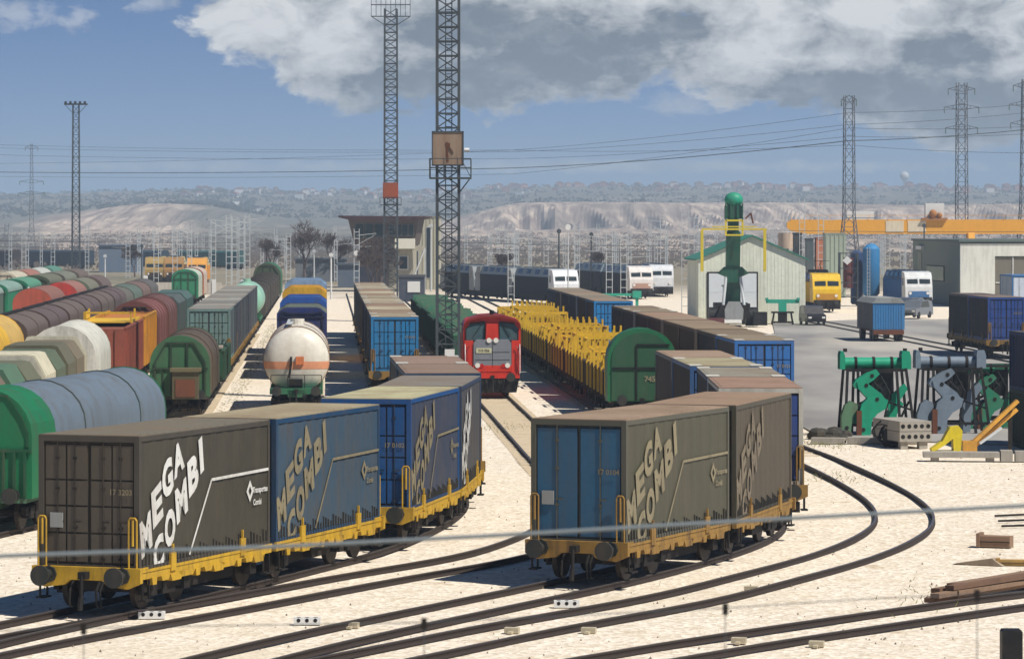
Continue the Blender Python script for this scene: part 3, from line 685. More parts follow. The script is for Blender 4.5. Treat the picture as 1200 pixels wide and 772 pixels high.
def open_wagon(label, pos, rz, L, col, z1=2.4, W=2.8, load=None, group=None, posts=10, cat='wagon', top=True, name='open_wagon'):
    o = thing(name, label, cat, pos, rz, group); h = L/2; mc = paint('open_%d_%d_%d' % col, col, .75, .5, (74, 60, 48))
    b = MB().box(-1.3, 1.3, -h, h, .82, 1.1); b.build('underframe', M_dark, o)
    for s in (-1, 1):
        w = MB().box(min(s*W/2, s*(W/2-.08)), max(s*W/2, s*(W/2-.08)), -h+.05, h-.05, 1.0, z1)
        for i in range(posts): y = -h+.2+i*(L-.4)/(posts-1); w.box(s*W/2-.09, s*W/2+.09, y-.06, y+.06, .85, z1+.02)
        if top: w.box(s*W/2-.08, s*W/2+.08, -h+.03, h-.03, z1, z1+.1)
        w.build('side_wall', mc, o)
    for e in (-1, 1):
        w = MB().box(-W/2+.08, W/2-.08, min(e*h, e*(h-.1)), max(e*h, e*(h-.1)), 1.0, z1)
        for x in (-.9, -.3, .3, .9): w.box(x-.05, x+.05, min(e*h, e*(h+.07)), max(e*h, e*(h+.07)), 1.0, z1-.05)
        w.build('end_wall', mc, o)
    MB().box(-W/2+.05, W/2-.05, -h+.1, h-.1, 1.05, 1.14).build('floor', M_rust, o)
    for y in (-h+1.8, h-1.8): bogie(o, y)
    ends(o, L, mc); return o
# ------------------------------------------------------------------ the two lettered trains in front
def on(tr, yf, L): return tr.seat(yf, L)
def carried(pos, rz, off, z=1.145):
    c, s = math.cos(rz), math.sin(rz); return (pos[0]-s*off, pos[1]+c*off, pos[2]+z)
BR = (74, 68, 56); NV = (36, 66, 96); TL = (48, 74, 96); GY = (84, 84, 82); BL = (30, 78, 128)
def unit(tr, yf, mat, h_, lab, L=7.74):
    p, r = tr.seat(yf, L-.02, .4); w = flat_wagon(lab, p, r, L=L, mat=mat, half=h_)
    for c in w.children:                          # low-floor frame: everything but the running gear sits lower
        if c.name.split('.')[0] not in ('bogie', 'suspension'): c.location.z = -.17
    return p, r
def cbox(p, r, lab, *a, **k): return container(lab, carried(p, r, 0, .91), r, *a, W=2.56, Ht=3.12, **k)
p, r = unit(TD, 82.2, M_yel, -1, 'yellow flat wagon at the lower left, handrails standing on its near end', 7.8)
cbox(p, r, 'brown container with bright white slanted lettering, nearest at the lower left', (66, 63, 52), (112, 106, 92), (84, 76, 64), side='curtain', logo=(M_letw, M_letw), L=7.5, code='17 3203', endplate=True, plates=False, postcol=(70, 66, 58), dirt=.3)
p, r = unit(TD, 89.6, M_yel, 1, 'yellow flat wagon coupled close behind the lower left one', 7.9)
cbox(p, r, 'blue grey container with faded cream slanted lettering, second in the left lettered train', (58, 82, 100), (160, 148, 120), (30, 62, 108), side='curtain', L=7.6, logo=(M_lett, M_lett), plates=False, postcol=(22, 66, 100), dirt=.5)
p, r = unit(TD, 99.7, M_yel, -1, 'yellow flat wagon under the navy container, its bright near end showing')
cbox(p, r, 'navy container with slanted lettering and a bright blue door end', (58, 68, 88), (178, 172, 136), (18, 80, 138), side='curtain', logo=(M_lett, M_lett), code='17 0102', plates=False, dirt=.4)
p, r = unit(TD, 107.4, M_yel, 1, 'yellow flat wagon under the dark grey curtain container')
cbox(p, r, 'dark grey curtain container behind the navy one, fourth in the left lettered train', (78, 78, 80), (124, 120, 112), (50, 66, 90), side='curtain', logo=(M_letw, M_letw, False), plates=False)
p, r = on(TD, 116.6, 15.5)
flat_wagon('yellow flat wagon at the tail of the left lettered train, mostly hidden', p, r, mat=M_yel2, L=15.5)
container('brown roofed container second from the tail of the left lettered train', carried(p, r, -3.9), r, GY, (132, 112, 98), NV, plates=False)
container('brown roofed container with pale roof corners, tail of the left lettered train', carried(p, r, 3.9), r, GY, (140, 118, 104), NV, plates=True)
p, r = unit(TB, 89.0, M_yel2, -1, 'rust stained flat wagon with dark buffers, nearest right of the middle')
cbox(p, r, 'olive sided container with teal blue four panel doors and cream slanted lettering', (78, 77, 60), (156, 134, 112), (40, 92, 124), side='curtain', door='tall', logo=(M_lett, M_lett), code='17 0104', endplate=True, plates=False, dirt=.4, postcol=(84, 84, 72))
p, r = unit(TB, 96.25, M_yel2, 1, 'rust stained flat wagon coupled close behind the nearest right one')
cbox(p, r, 'grey brown container with nearly worn away lettering behind the olive one', (78, 70, 54), (150, 126, 104), (74, 70, 56), side='curtain', door='tall', logo=(paint('ghost_lettering', (124, 112, 92), .8, .75, (104, 94, 80), bump=0),)*2+(False,), plates=False, dirt=.5)
p, r = on(TB, 105.9, 15.5)
flat_wagon('flat wagon coupled behind the rust stained pair on the right bend', p, r, mat=M_yel2, L=15.5)
container('container with a blue end and brown roof just behind the grey brown one', carried(p, r, -3.9), r, (70, 72, 78), (150, 122, 104), (36, 66, 128), plates=False, postcol=(190, 186, 172))
container('container with a green grey roof and pale edges behind the blue ended one', carried(p, r, 3.9), r, (62, 62, 64), (138, 134, 120), NV, plates=True, pale=(206, 204, 192))
p, r = on(TB, 122.4, 15.5)
flat_wagon('last flat wagon of the right lettered train, before the green rounded end', p, r, mat=M_yel2, L=15.5)
container('dark container with pale roof edges and blue corner, next to last of right train', carried(p, r, -3.9), r, (66, 62, 58), (158, 150, 120), (50, 92, 140), plates=True, pale=(206, 204, 192))
container('brown roofed dark container, last of the right train, before the green rounded end', carried(p, r, 3.9), r, (70, 66, 64), (152, 130, 110), (70, 76, 84), plates=False)
# ------------------------------------------------------------------ rows of containers in the yard
ORD = ['first', 'second', 'third', 'fourth', 'fifth', 'sixth', 'seventh', 'eighth', 'ninth', 'tenth', 'eleventh', 'twelfth', 'thirteenth', 'fourteenth', 'fifteenth', 'sixteenth', 'seventeenth', 'eighteenth']
proto_flat = None
def row(tr, y0, n, cols, where, matw=M_yel2, first=None, grp='', xtra=None, posts=False):
    y = y0; k = 0
    for i in range(n):
        p, r = on(tr, y, 15.4); flat_wagon('%s flat wagon from the front under %s' % (ORD[i], where), p, r, L=15.4, mat=matw, posts=posts, rails=(i == 0), group='flat wagons under '+where)
        for s in (-1, 1):
            c = cols[k % len(cols)]
            lab = first if (k == 0 and first) else '%s container from the front in %s' % (ORD[k], where)
            container(lab, carried(p, r, s*3.86), r, c[0], c[1], c[2], plates=(c[3] if len(c) > 3 else False), postcol=c[0] if k else None, group='containers in '+where, detail=(k == 0), code=('17 0121' if k == 0 and first and 'blue' in first else None)); k += 1
        y += 16.6
row(TD, 189, 7, [((66, 66, 68), (150, 140, 118), (26, 122, 176), True), ((70, 68, 66), (140, 120, 100), GY), ((62, 62, 64), (176, 166, 140), GY), ((74, 72, 68), (138, 116, 98), NV), ((66, 66, 66), (156, 144, 122), GY, True), ((70, 70, 70), (166, 156, 132), GY)],
    'the tan roofed row left of the locomotive', first='container with sky blue doors at the front of the tan roofed row')
row(TA, 150, 4, [((58, 60, 66), (134, 122, 102), (42, 108, 176), True), ((48, 50, 60), (120, 108, 90), NV), ((74, 66, 58), (140, 124, 102), GY), ((82, 76, 58), (136, 120, 100), (120, 110, 70)), ((64, 58, 58), (146, 126, 106), GY), ((54, 52, 52), (150, 124, 104), GY)],
    'the row bordering the paved yard', first='container with blue gridded doors beside the paved yard')
row(TA, 229, 3, [((58, 62, 72), (140, 122, 104), (24, 124, 186)), ((64, 62, 62), (128, 120, 106), GY), ((52, 66, 88), (136, 126, 108), GY)],
    'the short row behind the yellow cradles', first='container with a bright blue end behind the yellow frames')
row(TF, 207, 5, [((76, 84, 90), (128, 128, 122), (106, 136, 130)), ((64, 70, 76), (140, 138, 130), GY), ((70, 74, 82), (120, 122, 118), GY), ((76, 80, 84), (150, 150, 142), GY)],
    'the grey row beside the sandy path', first='grey container with grey green doors beside the sandy service path')
p, r = on(TR, 241, 15.4)
flat_wagon('flat wagon at the far right carrying the blue and the black container', p, r, L=15.4, mat=M_yel2)
container('royal blue container at the far right, its doors towards the camera', carried(p, r, -3.86), r, (46, 40, 48), (120, 108, 100), (30, 70, 140), plates=False, code='CX 210')
container('black container behind the royal blue one at the far right', carried(p, r, 3.86), r, (28, 34, 40), (84, 76, 78), (60, 60, 64), plates=False)
# ------------------------------------------------------------------ red locomotive
def red_loco(pos, rz):
    o = thing('locomotive', 'red shunting locomotive with a grey nose, facing the camera in the middle', 'locomotive', pos, rz); L = 14.0; h = L/2
    red = paint('loco_red', (214, 54, 34), .4, .2, (110, 40, 34)); dred = paint('loco_dark_red', (140, 34, 34), .45, .3); gr = paint('loco_grey', (128, 132, 138), .45, .25, (100, 98, 94))
    MB().box(-1.42, 1.42, -h, h, .95, 1.3).build('frame', red, o)
    b = MB().prism([(-1.5, 1.3), (-1.5, 3.3), (-1.46, 3.82), (-1.28, 4.02), (-.6, 4.16), (0, 4.2), (.6, 4.16), (1.28, 4.02), (1.46, 3.82), (1.5, 3.3), (1.5, 1.3)], -h+.55, -h+3.4); b.sm = True
    cab = b.build('cab', red, o)
    MB().prism([(-1.54, 3.66), (-1.24, 4.02), (-.6, 4.21), (0, 4.25), (.6, 4.21), (1.24, 4.02), (1.54, 3.66), (1.3, 3.9), (.6, 4.1), (0, 4.14), (-.6, 4.1), (-1.3, 3.9)], -h+.3, -h+3.5).build('cab_roof', dred, cab)
    for s in (-1, 1):
        MB().prism([(s*.40, 2.9), (s*.40, 3.84), (s*1.16, 3.74), (s*1.34, 3.5), (s*1.34, 2.9)], -h+.50, -h+.53).build('windscreen', plain('loco_glass', (70, 96, 100), .08), cab)
        f = MB()
        for a, c in (((.38, 2.88), (1.36, 2.88)), ((.38, 2.88), (.38, 3.86)), ((1.36, 2.88), (1.36, 3.5)), ((.38, 3.86), (1.18, 3.76))): f.bar((s*a[0], -h+.5, a[1]), (s*c[0], -h+.5, c[1]), .04, .06)
        f.build('window_frame', M_black, cab)
        MB().box(s*1.5-.02, s*1.5+.02, -h+1.0, -h+2.4, 2.6, 3.4).build('side_window', M_glass, cab)
        MB().box(min(s*1.0, s*1.45), max(s*1.0, s*1.45), -h+.05, -h+.6, 1.3, 2.9).build('side_fairing', red, o)
        MB().cyl((s*.78, -h-.07, 1.62), (s*.78, -h+.0, 1.62), .13, n=14).build('marker_light', plain('lamp_white', (240, 236, 224), .2), o)
        MB().cyl((s*.56, -h-.06, 1.6), (s*.56, -h, 1.6), .11, n=12).build('tail_light', plain('lamp_red', (190, 24, 24), .2), o)
        MB().cyl((s*.18, -h-.08, 2.92), (s*.18, -h+.1, 2.92), .13, n=14).build('headlight', plain('lamp_white', (240, 236, 224), .2), o)
        MB().tube([(s*1.32, -h-.05, 1.3), (s*1.32, -h-.05, 2.5), (s*1.2, -h-.05, 2.6)], .03).build('handrail', dred, o)
    MB().prism([(-.34, 2.75), (-.3, 3.78), (.3, 3.78), (.34, 2.75)], -h+.36, -h+.56).build('centre_pillar', red, cab)
    nose = MB().prism([(-.98, 1.42), (-.98, 2.78), (-.84, 2.95), (.84, 2.95), (.98, 2.78), (.98, 1.42)], -h-.02, -h+.6).build('nose', gr, o)
    n = MB()
    for z in (1.9, 2.3): n.box(-.9, .9, -h-.035, -h-.018, z, z+.015)
    n.box(-.01, .01, -h-.035, -h-.018, 1.5, 2.8); n.build('panel_seam', M_dark, nose)
    MB().box(-.85, -.05, -h-.045, -h-.02, 2.26, 2.52).build('number_board', plain('board_cream', (206, 206, 168)), nose)
    t = text_mb('310 056', .2, .008); w = max(q[0] for q in t.v); m = MB(); m.v = [(-.45-w*.45+q[0]*.9, -h-.05, 2.32+q[1]) for q in t.v]; m.f = t.f; flat_mesh(m, 'number_lettering', plain('letter_brown', (90, 76, 60)), nose)
    MB().box(-1.0, 1.0, -h-.03, -h+.3, 1.3, 1.62).build('lower_panel', red, o)
    b = MB().prism([(-1.15, 1.3), (-1.15, 2.9), (-.9, 3.3), (.9, 3.3), (1.15, 2.9), (1.15, 1.3)], -h+3.4, h-.2); b.build('engine_hood', red, o)
    g = MB()
    for i in range(7): g.box(-1.17, 1.17, -h+4+i*1.3, -h+4.7+i*1.3, 1.8, 2.7)
    g.build('grille', M_dark, o)
    MB().cyl((0, 1, 3.3), (0, 1, 3.7), .2, n=12).build('exhaust', M_dark, o)
    b = MB().prism([(-1.4, 1.02), (1.4, 1.02), (1.25, .22), (.2, .18), (-.2, .18), (-1.25, .22)], -h+.05, -h+.15).box(-1.3, 1.3, -h+.15, -h+.6, .4, .95)
    for x in (-.7, -.35, .3, .6): b.tube([(x, -h-.02, .9), (x, -h-.18, .7), (x*.9, -h-.1, .38)], .035)
    b.build('pilot', M_black, o)
    for s in (-1, 1):
        MB().bar((s*.5, -h+.47, 3.8), (s*.95, -h+.45, 3.15), .03).build('wiper', M_black, cab)
        MB().tube([(s*1.42, -h-.04, 1.2), (s*1.42, -h-.12, 2.2), (s*1.42, -h+.1, 2.8)], .025).build('grab_rail', M_white, o)
        MB().box(min(s*1.1, s*1.4), max(s*1.1, s*1.4), -h-.1, -h+.3, .5, .56).box(min(s*1.1, s*1.4), max(s*1.1, s*1.4), -h-.1, -h+.3, .8, .86).build('footstep', M_dark, o)
    MB().cyl((0, -h+.9, 4.2), (0, -h+.9, 4.45), .12, n=10).build('horn', M_black, cab)
    for y in (-h+2.4, h-2.4): bogie(o, y)
    ends(o, L, M_black, z=1.02)
p, r = on(TC, 186, 14); red_loco(p, r)
# green open hoppers behind it
y = 206
for i in range(6):
    p, r = on(TC, y, 15); o = open_wagon('%s green open wagon behind the red locomotive' % ORD[i], p, r, 15, (26, 84, 60), z1=2.55+.15*(i % 2), posts=8, group='green open wagons behind the red locomotive')
    b = MB()
    for j in range(5): yy = -6+j*3; b.prism([(yy-.8, 2.5), (yy, 3.0+.1*(j % 3)), (yy+.8, 2.5)], -1.3, 1.3, 'x')
    b.build('ridge_cover', paint('open_36_104_77', (28, 92, 66), .7, .5), o); y += 16.2
# ------------------------------------------------------------------ wagons with yellow steel frames, green rounded end in front
CR = None
def cradle(label, pos, rz, kind):
    o = thing('cargo_cradle', label, 'cradle', pos, rz, 'yellow steel frames in the brown wagons'); W = 1.3; Lf = 2.3; hh = 1.5+.4*(kind % 3)
    for s in (-1, 1):
        for y in (-Lf/2, Lf/6, Lf/2): MB().box(s*W-.04, s*W+.04, y-.05, y+.05, 0, hh).build('post', M_cy, o)
    b = MB().box(-W, W, -Lf/2-.05, -Lf/2+.05, .5, .62)
    b.box(-W, W, Lf/2-.05, Lf/2+.05, hh-.12, hh)
    if kind % 2: b.box(-W, W, -Lf/2-.05, -Lf/2+.05, hh-.12, hh)
    for s in (-1, 1): b.box(s*W-.05, s*W+.05, -Lf/2, Lf/2, hh-.1, hh-.01)
    b.build('cross_rail', M_cy, o)
    if kind % 3 == 0:
        MB().box(-W+.07, W-.07, -Lf/2+.07, Lf/2-.07, .75, .95).build('shelf', M_cy, o)
    if kind % 3 == 2:
        b = MB()
        for i in range(8): x = -W+.1+i*(2*W-.2)/7; b.box(x-.05, x+.05, Lf/2-.02, Lf/2+.04, .3, hh+.35)
        b.build('slat_panel', M_cy, o)
    return o
M_cy = paint('cradle_yellow', (232, 188, 44), .55, .35, (150, 110, 50), scale=1.2)
TB2 = straight(14.25, 150)
y = 161.5; n_ = 0
for i in range(7):
    p, r = on(TB2, y, 14.2)
    o = open_wagon('brown open wagon with a tall rounded green end, in front of the yellow frames' if i == 0 else '%s brown open wagon of the train carrying yellow frames' % ORD[i], p, r, 14.2, (86, 66, 46), z1=2.15, posts=9, group=None if i == 0 else 'brown open wagons carrying yellow frames')
    if i == 0:
        gm = paint('hood_green', (22, 106, 64), .5, .4, (64, 84, 60)); gd = paint('hood_dark_green', (38, 84, 56), .6, .4, (70, 80, 60))
        e = MB().prism(arch(3.1, .95, 2.9, 4.25), -7.15, -5.6); e.sm = True; e = e.build('end_hood', gm, o)
        MB().prism(arch(2.75, 1.0, 2.85, 4.05), -7.2, -7.14).build('end_door', gd, e)
        b = MB().bar((-.25, -7.22, 1.0), (-.25, -7.22, 3.5), .07).bar((-.25, -7.22, 3.5), (1.25, -7.22, 3.5), .07).bar((-1.35, -7.22, 2.45), (1.35, -7.22, 2.45), .08)
        b.build('end_bar', M_black, e)
        t = text_mb('745', .34, .01); m = MB(); m.v = [(.1+q[0], -7.235, 1.85+q[1]) for q in t.v]; m.f = t.f; flat_mesh(m, 'chalk_number', M_lett, e)
    for q in (-1, 1):
        for j in range(6): MB().box(q*1.5-.05, q*1.5+.05, -5.3+j*2.3-.07, -5.3+j*2.3+.07, 1.1, 2.9).build('stanchion', M_cy, o)
    for j in range(5):
        if (i == 0 and j == 0) or (i+j*2) % 7 == 4: continue
        off = -5.4+j*2.7; n_ += 1
        cradle('yellow steel frame %s in the %s brown wagon' % (['at the near end', 'second from the near end', 'in the middle', 'second from the far end', 'at the far end'][j], ORD[i]), carried(p, r, off, 1.0), r, (i*2+j*j) % 6)
    y += 15.1
# ------------------------------------------------------------------ tank wagons, hood wagons and hoppers on the left
p, r = on(TT, 170.5, 14); tank_wagon('white tank wagon with an orange band, centre left', p, r, 14, (222, 216, 200), r=1.57, cz=2.44, band=(222, 150, 110), straps=(140, 112, 86), detail=True)
yy = 211
for k, (L, c, rc, lab, zt) in enumerate([(13, (28, 44, 104), (112, 122, 108), 'dark blue wagon with a grey green cover, behind the white tank wagon', 4.05), (12, (36, 62, 140), (40, 92, 170), 'royal blue covered wagon second behind the white tank wagon', 4.35), (12, (180, 130, 30), (232, 176, 36), 'wagon with a yellow cover behind the royal blue one', 4.75), (12, (90, 120, 160), (150, 178, 206), 'wagon with a pale blue cover behind the yellow one', 5.05)]):
    p, r = on(TT, yy, L); hood_wagon('covered_wagon', lab, p, r, L, [rc], rc if k else c, ze=zt-.35, zt=zt, ch=True, endstyle='frame' if k == 0 else 'plain', ribs=3); yy += L+1.2
p, r = on(TF, 104.0, 16.5)
hood_wagon('hooded_wagon', 'wagon with a green end and a long grey rounded hood at the left edge', p, r, 16.5, [(104, 118, 130), (106, 120, 132)], (16, 112, 70), W=2.95, zt=4.15, ze=2.75, endstyle='ribs', frontlen=2.6, undercol=(70, 110, 88), ribs=1, ribcol=(70, 84, 84))
p, r = on(TF, 166, 15)
o = hood_wagon('hooded_wagon', 'hooded wagon with a flaking dark green framed end beside the sandy path', p, r, 15, [(92, 76, 56), (84, 70, 54)], (60, 104, 68), zt=3.78, ze=2.45, W=2.8, ribs=1)
MB().box(-.15, .75, -8.84, -8.8, 1.0, 1.8).build('cabin_opening', M_rust, o)
b = MB().box(-.3, .9, -7.5-1.3, -7.5, .9, 2.15); b.build('brake_cabin', paint('olive_box', (84, 78, 52), .7, .4), o); MB().box(-.4, 1.0, -7.5-1.4, -7.5, 2.15, 2.3).build('cabin_roof', paint('olive_roof', (104, 96, 66), .7, .4), o)
p, r = on(TF, 186, 13); open_wagon('low dark green open wagon before the grey container row', p, r, 13, (30, 78, 52), z1=2.3)
MB_l = carried(p, r, -4.5, 1.3)
o = thing('bundled_load', 'pale bundled load on the low dark green wagon', 'load', MB_l, r)
MB().box(-1.2, 1.2, -.9, .9, 0, 1.15).box(-1.35, 1.35, -1.0, 1.0, 1.15, 1.27).build('bundle', paint('pale_load', (176, 164, 150), .9, .4), o); MB().box(-.6, .5, -.95, -.9, .1, 1.0).build('dark_opening', M_rust, o)
p, r = on(TF, 300, 13); tank_wagon('mint green tank wagon behind the grey container row', p, r, 13, (146, 196, 172), r=1.5, cz=2.6)
y = 315
for i in range(6):
    p, r = on(TF, y, 15); hood_wagon('hopper_wagon', '%s dark hopper wagon beyond the mint green tank wagon' % ORD[i], p, r, 15, [(84, 78, 70)], (76, 70, 62), ze=3.0, zt=3.6, W=2.9, ribs=5, endstyle='plain', group='dark hoppers beyond the mint tank wagon'); y += 16
p, r = on(TF, y+2, 14); hood_wagon('hooded_wagon', 'rounded green hooded wagon at the far end of the dark hoppers', p, r, 14, [(40, 110, 76)], (70, 84, 60), ze=3.1, zt=4.6, W=3.2)
y = 108.5; G1 = [(206, 200, 176), (122, 108, 88), (88, 122, 94), (108, 110, 84)]; G2 = [(218, 210, 180), (92, 106, 80), (104, 102, 78), (124, 112, 88)]
for i, c in enumerate((G1, G2)):
    p, r = on(TG, y, 22.6); hood_wagon('hooded_wagon', 'wagon with green and brown stepped hoods at the left edge' if i == 0 else 'wagon with one cream and three green brown stepped hoods, left', p, r, 22.6, c, c[0], W=3.0, zt=4.1, ze=3.3, ch=True, step=.02, endstyle='plain', undercol=(60, 70, 54)); y += 23.6
p, r = on(TG, 160, 11); hood_wagon('hooded_wagon', 'short wagon with a white rounded hood between stepped hoods and red wagon', p, r, 11, [(218, 216, 200)], (214, 210, 196), zt=4.4, ze=2.9, endstyle='plain', W=3.1)
def box_wagon(lab, tr, y, L, c, z1, topc=None):
    p, r = on(tr, y, L); o = open_wagon(lab, p, r, L, c, z1=z1, posts=13); 
    MB().box(-1.3, 1.3, -L/2+.1, L/2-.1, z1-.5, z1-.12).build('load_cover', paint('open_%d_%d_%d' % (topc or c), topc or c, .8, .4), o)
    return o, p, r
o, p, r = box_wagon('red box wagon with a yellow rail frame on its roof', TG, 186, 17, (150, 78, 60), 3.5, (140, 76, 58))
b = MB()
for s in (-1, 1): b.box(s*1.25-.05, s*1.25+.05, -.5, 8, 3.6, 3.75); b.box(s*1.25-.05, s*1.25+.05, -.5, -.4, 3.75, 4.2).box(s*1.25-.05, s*1.25+.05, 3.4, 3.5, 3.75, 4.3)
b.box(-1.25, 1.25, -.5, -.38, 4.1, 4.2).box(-1.25, 1.25, -.3, 8, 3.6, 3.66).box(-1.25, -1.2, -.5, 3.5, 3.8, 4.2); b.build('yellow_frame', M_cy, o)
o, p, r = box_wagon('yellow orange box wagon behind the red one', TG, 205, 14, (206, 144, 40), 3.6, (196, 120, 50))
p, r = on(TG, 221, 13); hood_wagon('hopper_wagon', 'maroon rounded hopper wagon behind the yellow orange box wagon', p, r, 13, [(138, 84, 78)], (120, 70, 60), zt=4.2, ze=3.1, ribs=4)
p, r = on(TG, 236, 13); hood_wagon('hopper_wagon', 'second maroon rounded wagon with a rusty side', p, r, 13, [(124, 84, 78)], (120, 74, 60), zt=4.2, ze=3.1, ribs=4)
y = 252
for i, (c, lab) in enumerate([((86, 96, 92), 'grey green covered wagon beyond the maroon hoppers'), ((78, 106, 98), 'blue green covered wagon beyond the grey green one')]):
    p, r = on(TG, y, 13); hood_wagon('covered_wagon', lab, p, r, 13, [c], c, zt=3.9, ze=3.4, ch=True); y += 14.4
p, r = on(TH, 168, 16); o = hood_wagon('hooded_wagon', 'wagon with a bright yellow rounded end at the left edge', p, r, 16, [(226, 178, 44), (214, 176, 92)], (234, 180, 24), zt=4.35, ze=2.9, W=3.05, endstyle='plain')
b = MB()
for x, z, a, c in ((-.6, 3.3, .5, .3), (.45, 2.9, .45, .6), (.1, 3.7, .35, .25)): b.prism([(x-a, z-c), (x-a*.5, z+c), (x+a*.7, z+c*.8), (x+a, z-c*.7)], -8.03, -7.97)
b.build('tarpaulin_patch', paint('tarp_cream', (222, 204, 160), .7, .3), o)
y = 186
for i in range(6):
    p, r = on(TH, y, 14.6); o = hood_wagon('hopper_wagon', '%s brown ridge roofed hopper in the long row behind the yellow end' % ORD[i], p, r, 14.6, [(100, 84, 80) if i % 2 else (108, 94, 84)], (90, 72, 64), ze=3.3, zt=4.15, W=3.0, ribs=1, ribcol=(92, 78, 70), endstyle='plain', group='brown ridge roofed hoppers')
    MB().box(-.14, .14, -6.9, 6.9, 4.1, 4.24).build('roof_walkway', M_dark, o); y += 15.6
y = 277
for i, c in enumerate([(108, 104, 92), (96, 110, 96), (120, 98, 86), (100, 96, 90)]):
    p, r = on(TH, y, 13); hood_wagon('covered_wagon', '%s covered wagon beyond the brown ridge roofed hoppers' % ORD[i], p, r, 13, [c], c, zt=4.0, ze=3.1, group='covered wagons beyond the brown hoppers'); y += 14.2
for yy, L, c, e, lab in [(270, 14, (142, 96, 84), (186, 84, 60), 'brick red rounded wagon at the left with a rusty orange end'), (298, 12, (156, 108, 96), (204, 62, 50), 'wagon with a bright red rounded end at the left'), (314, 13, (118, 118, 100), (110, 120, 96), 'olive rounded wagon behind the bright red one'), (332, 13, (110, 92, 84), (110, 92, 84), 'brown rounded wagon two behind the bright red one')]:
    p, r = on(TI, yy, L); hood_wagon('hooded_wagon', lab, p, r, L, [e], e, zt=4.15, ze=3.0, endstyle='plain', roofcol=c)
for yy, L, c, e, lab in [(272, 14, (150, 172, 160), (90, 110, 96), 'pale green roofed wagon at the left edge'), (290, 14, (132, 164, 150), (20, 130, 92), 'bright green wagon with a mint roof at the left edge'), (310, 14, (84, 148, 120), (24, 116, 84), 'second green wagon with a white corner post at the left'), (334, 16, (104, 108, 88), (66, 84, 60), 'olive round roofed wagon behind the green ones'), (354, 16, (116, 120, 104), (90, 84, 76), 'grey olive wagon behind the olive round roofed one'), (374, 14, (104, 92, 84), (90, 84, 76), 'brown wagon last in the green row')]:
    p, r = on(TJ, yy, L); o = hood_wagon('covered_wagon', lab, p, r, L, [e], e, zt=4.25, ze=3.55, roofcol=c)
    if 'white corner' in lab: MB().box(1.42, 1.56, -L/2-.06, -L/2+.1, 1.0, 3.6).build('corner_post', M_white, o)
for yy, c, lab in [(362, (206, 196, 172), 'cream roofed wagon farthest left'), (378, (170, 116, 98), 'reddish roofed wagon behind the cream one'), (394, (196, 198, 186), 'pale wagon third in the farthest left row'), (412, (90, 140, 120), 'dull green wagon fourth in the farthest left row')]:
    p, r = on(TK, yy, 14); hood_wagon('covered_wagon', lab, p, r, 14, [c], c, zt=4.2, ze=3.1)
for yy, c, e, lab in [(395, (196, 206, 186), (40, 130, 90), 'wagon with a pale roof and green end far left of the orange engines'), (412, (210, 190, 170), (190, 92, 60), 'wagon with an orange red end beside the pale low wall')]:
    pp = Vector(TG.at(TG.arc(yy))); TGp = straight(-15.5, 300); p, r = on(TGp, yy, 13); hood_wagon('covered_wagon', lab, p, r, 13, [c], e, zt=4.1, ze=3.2)
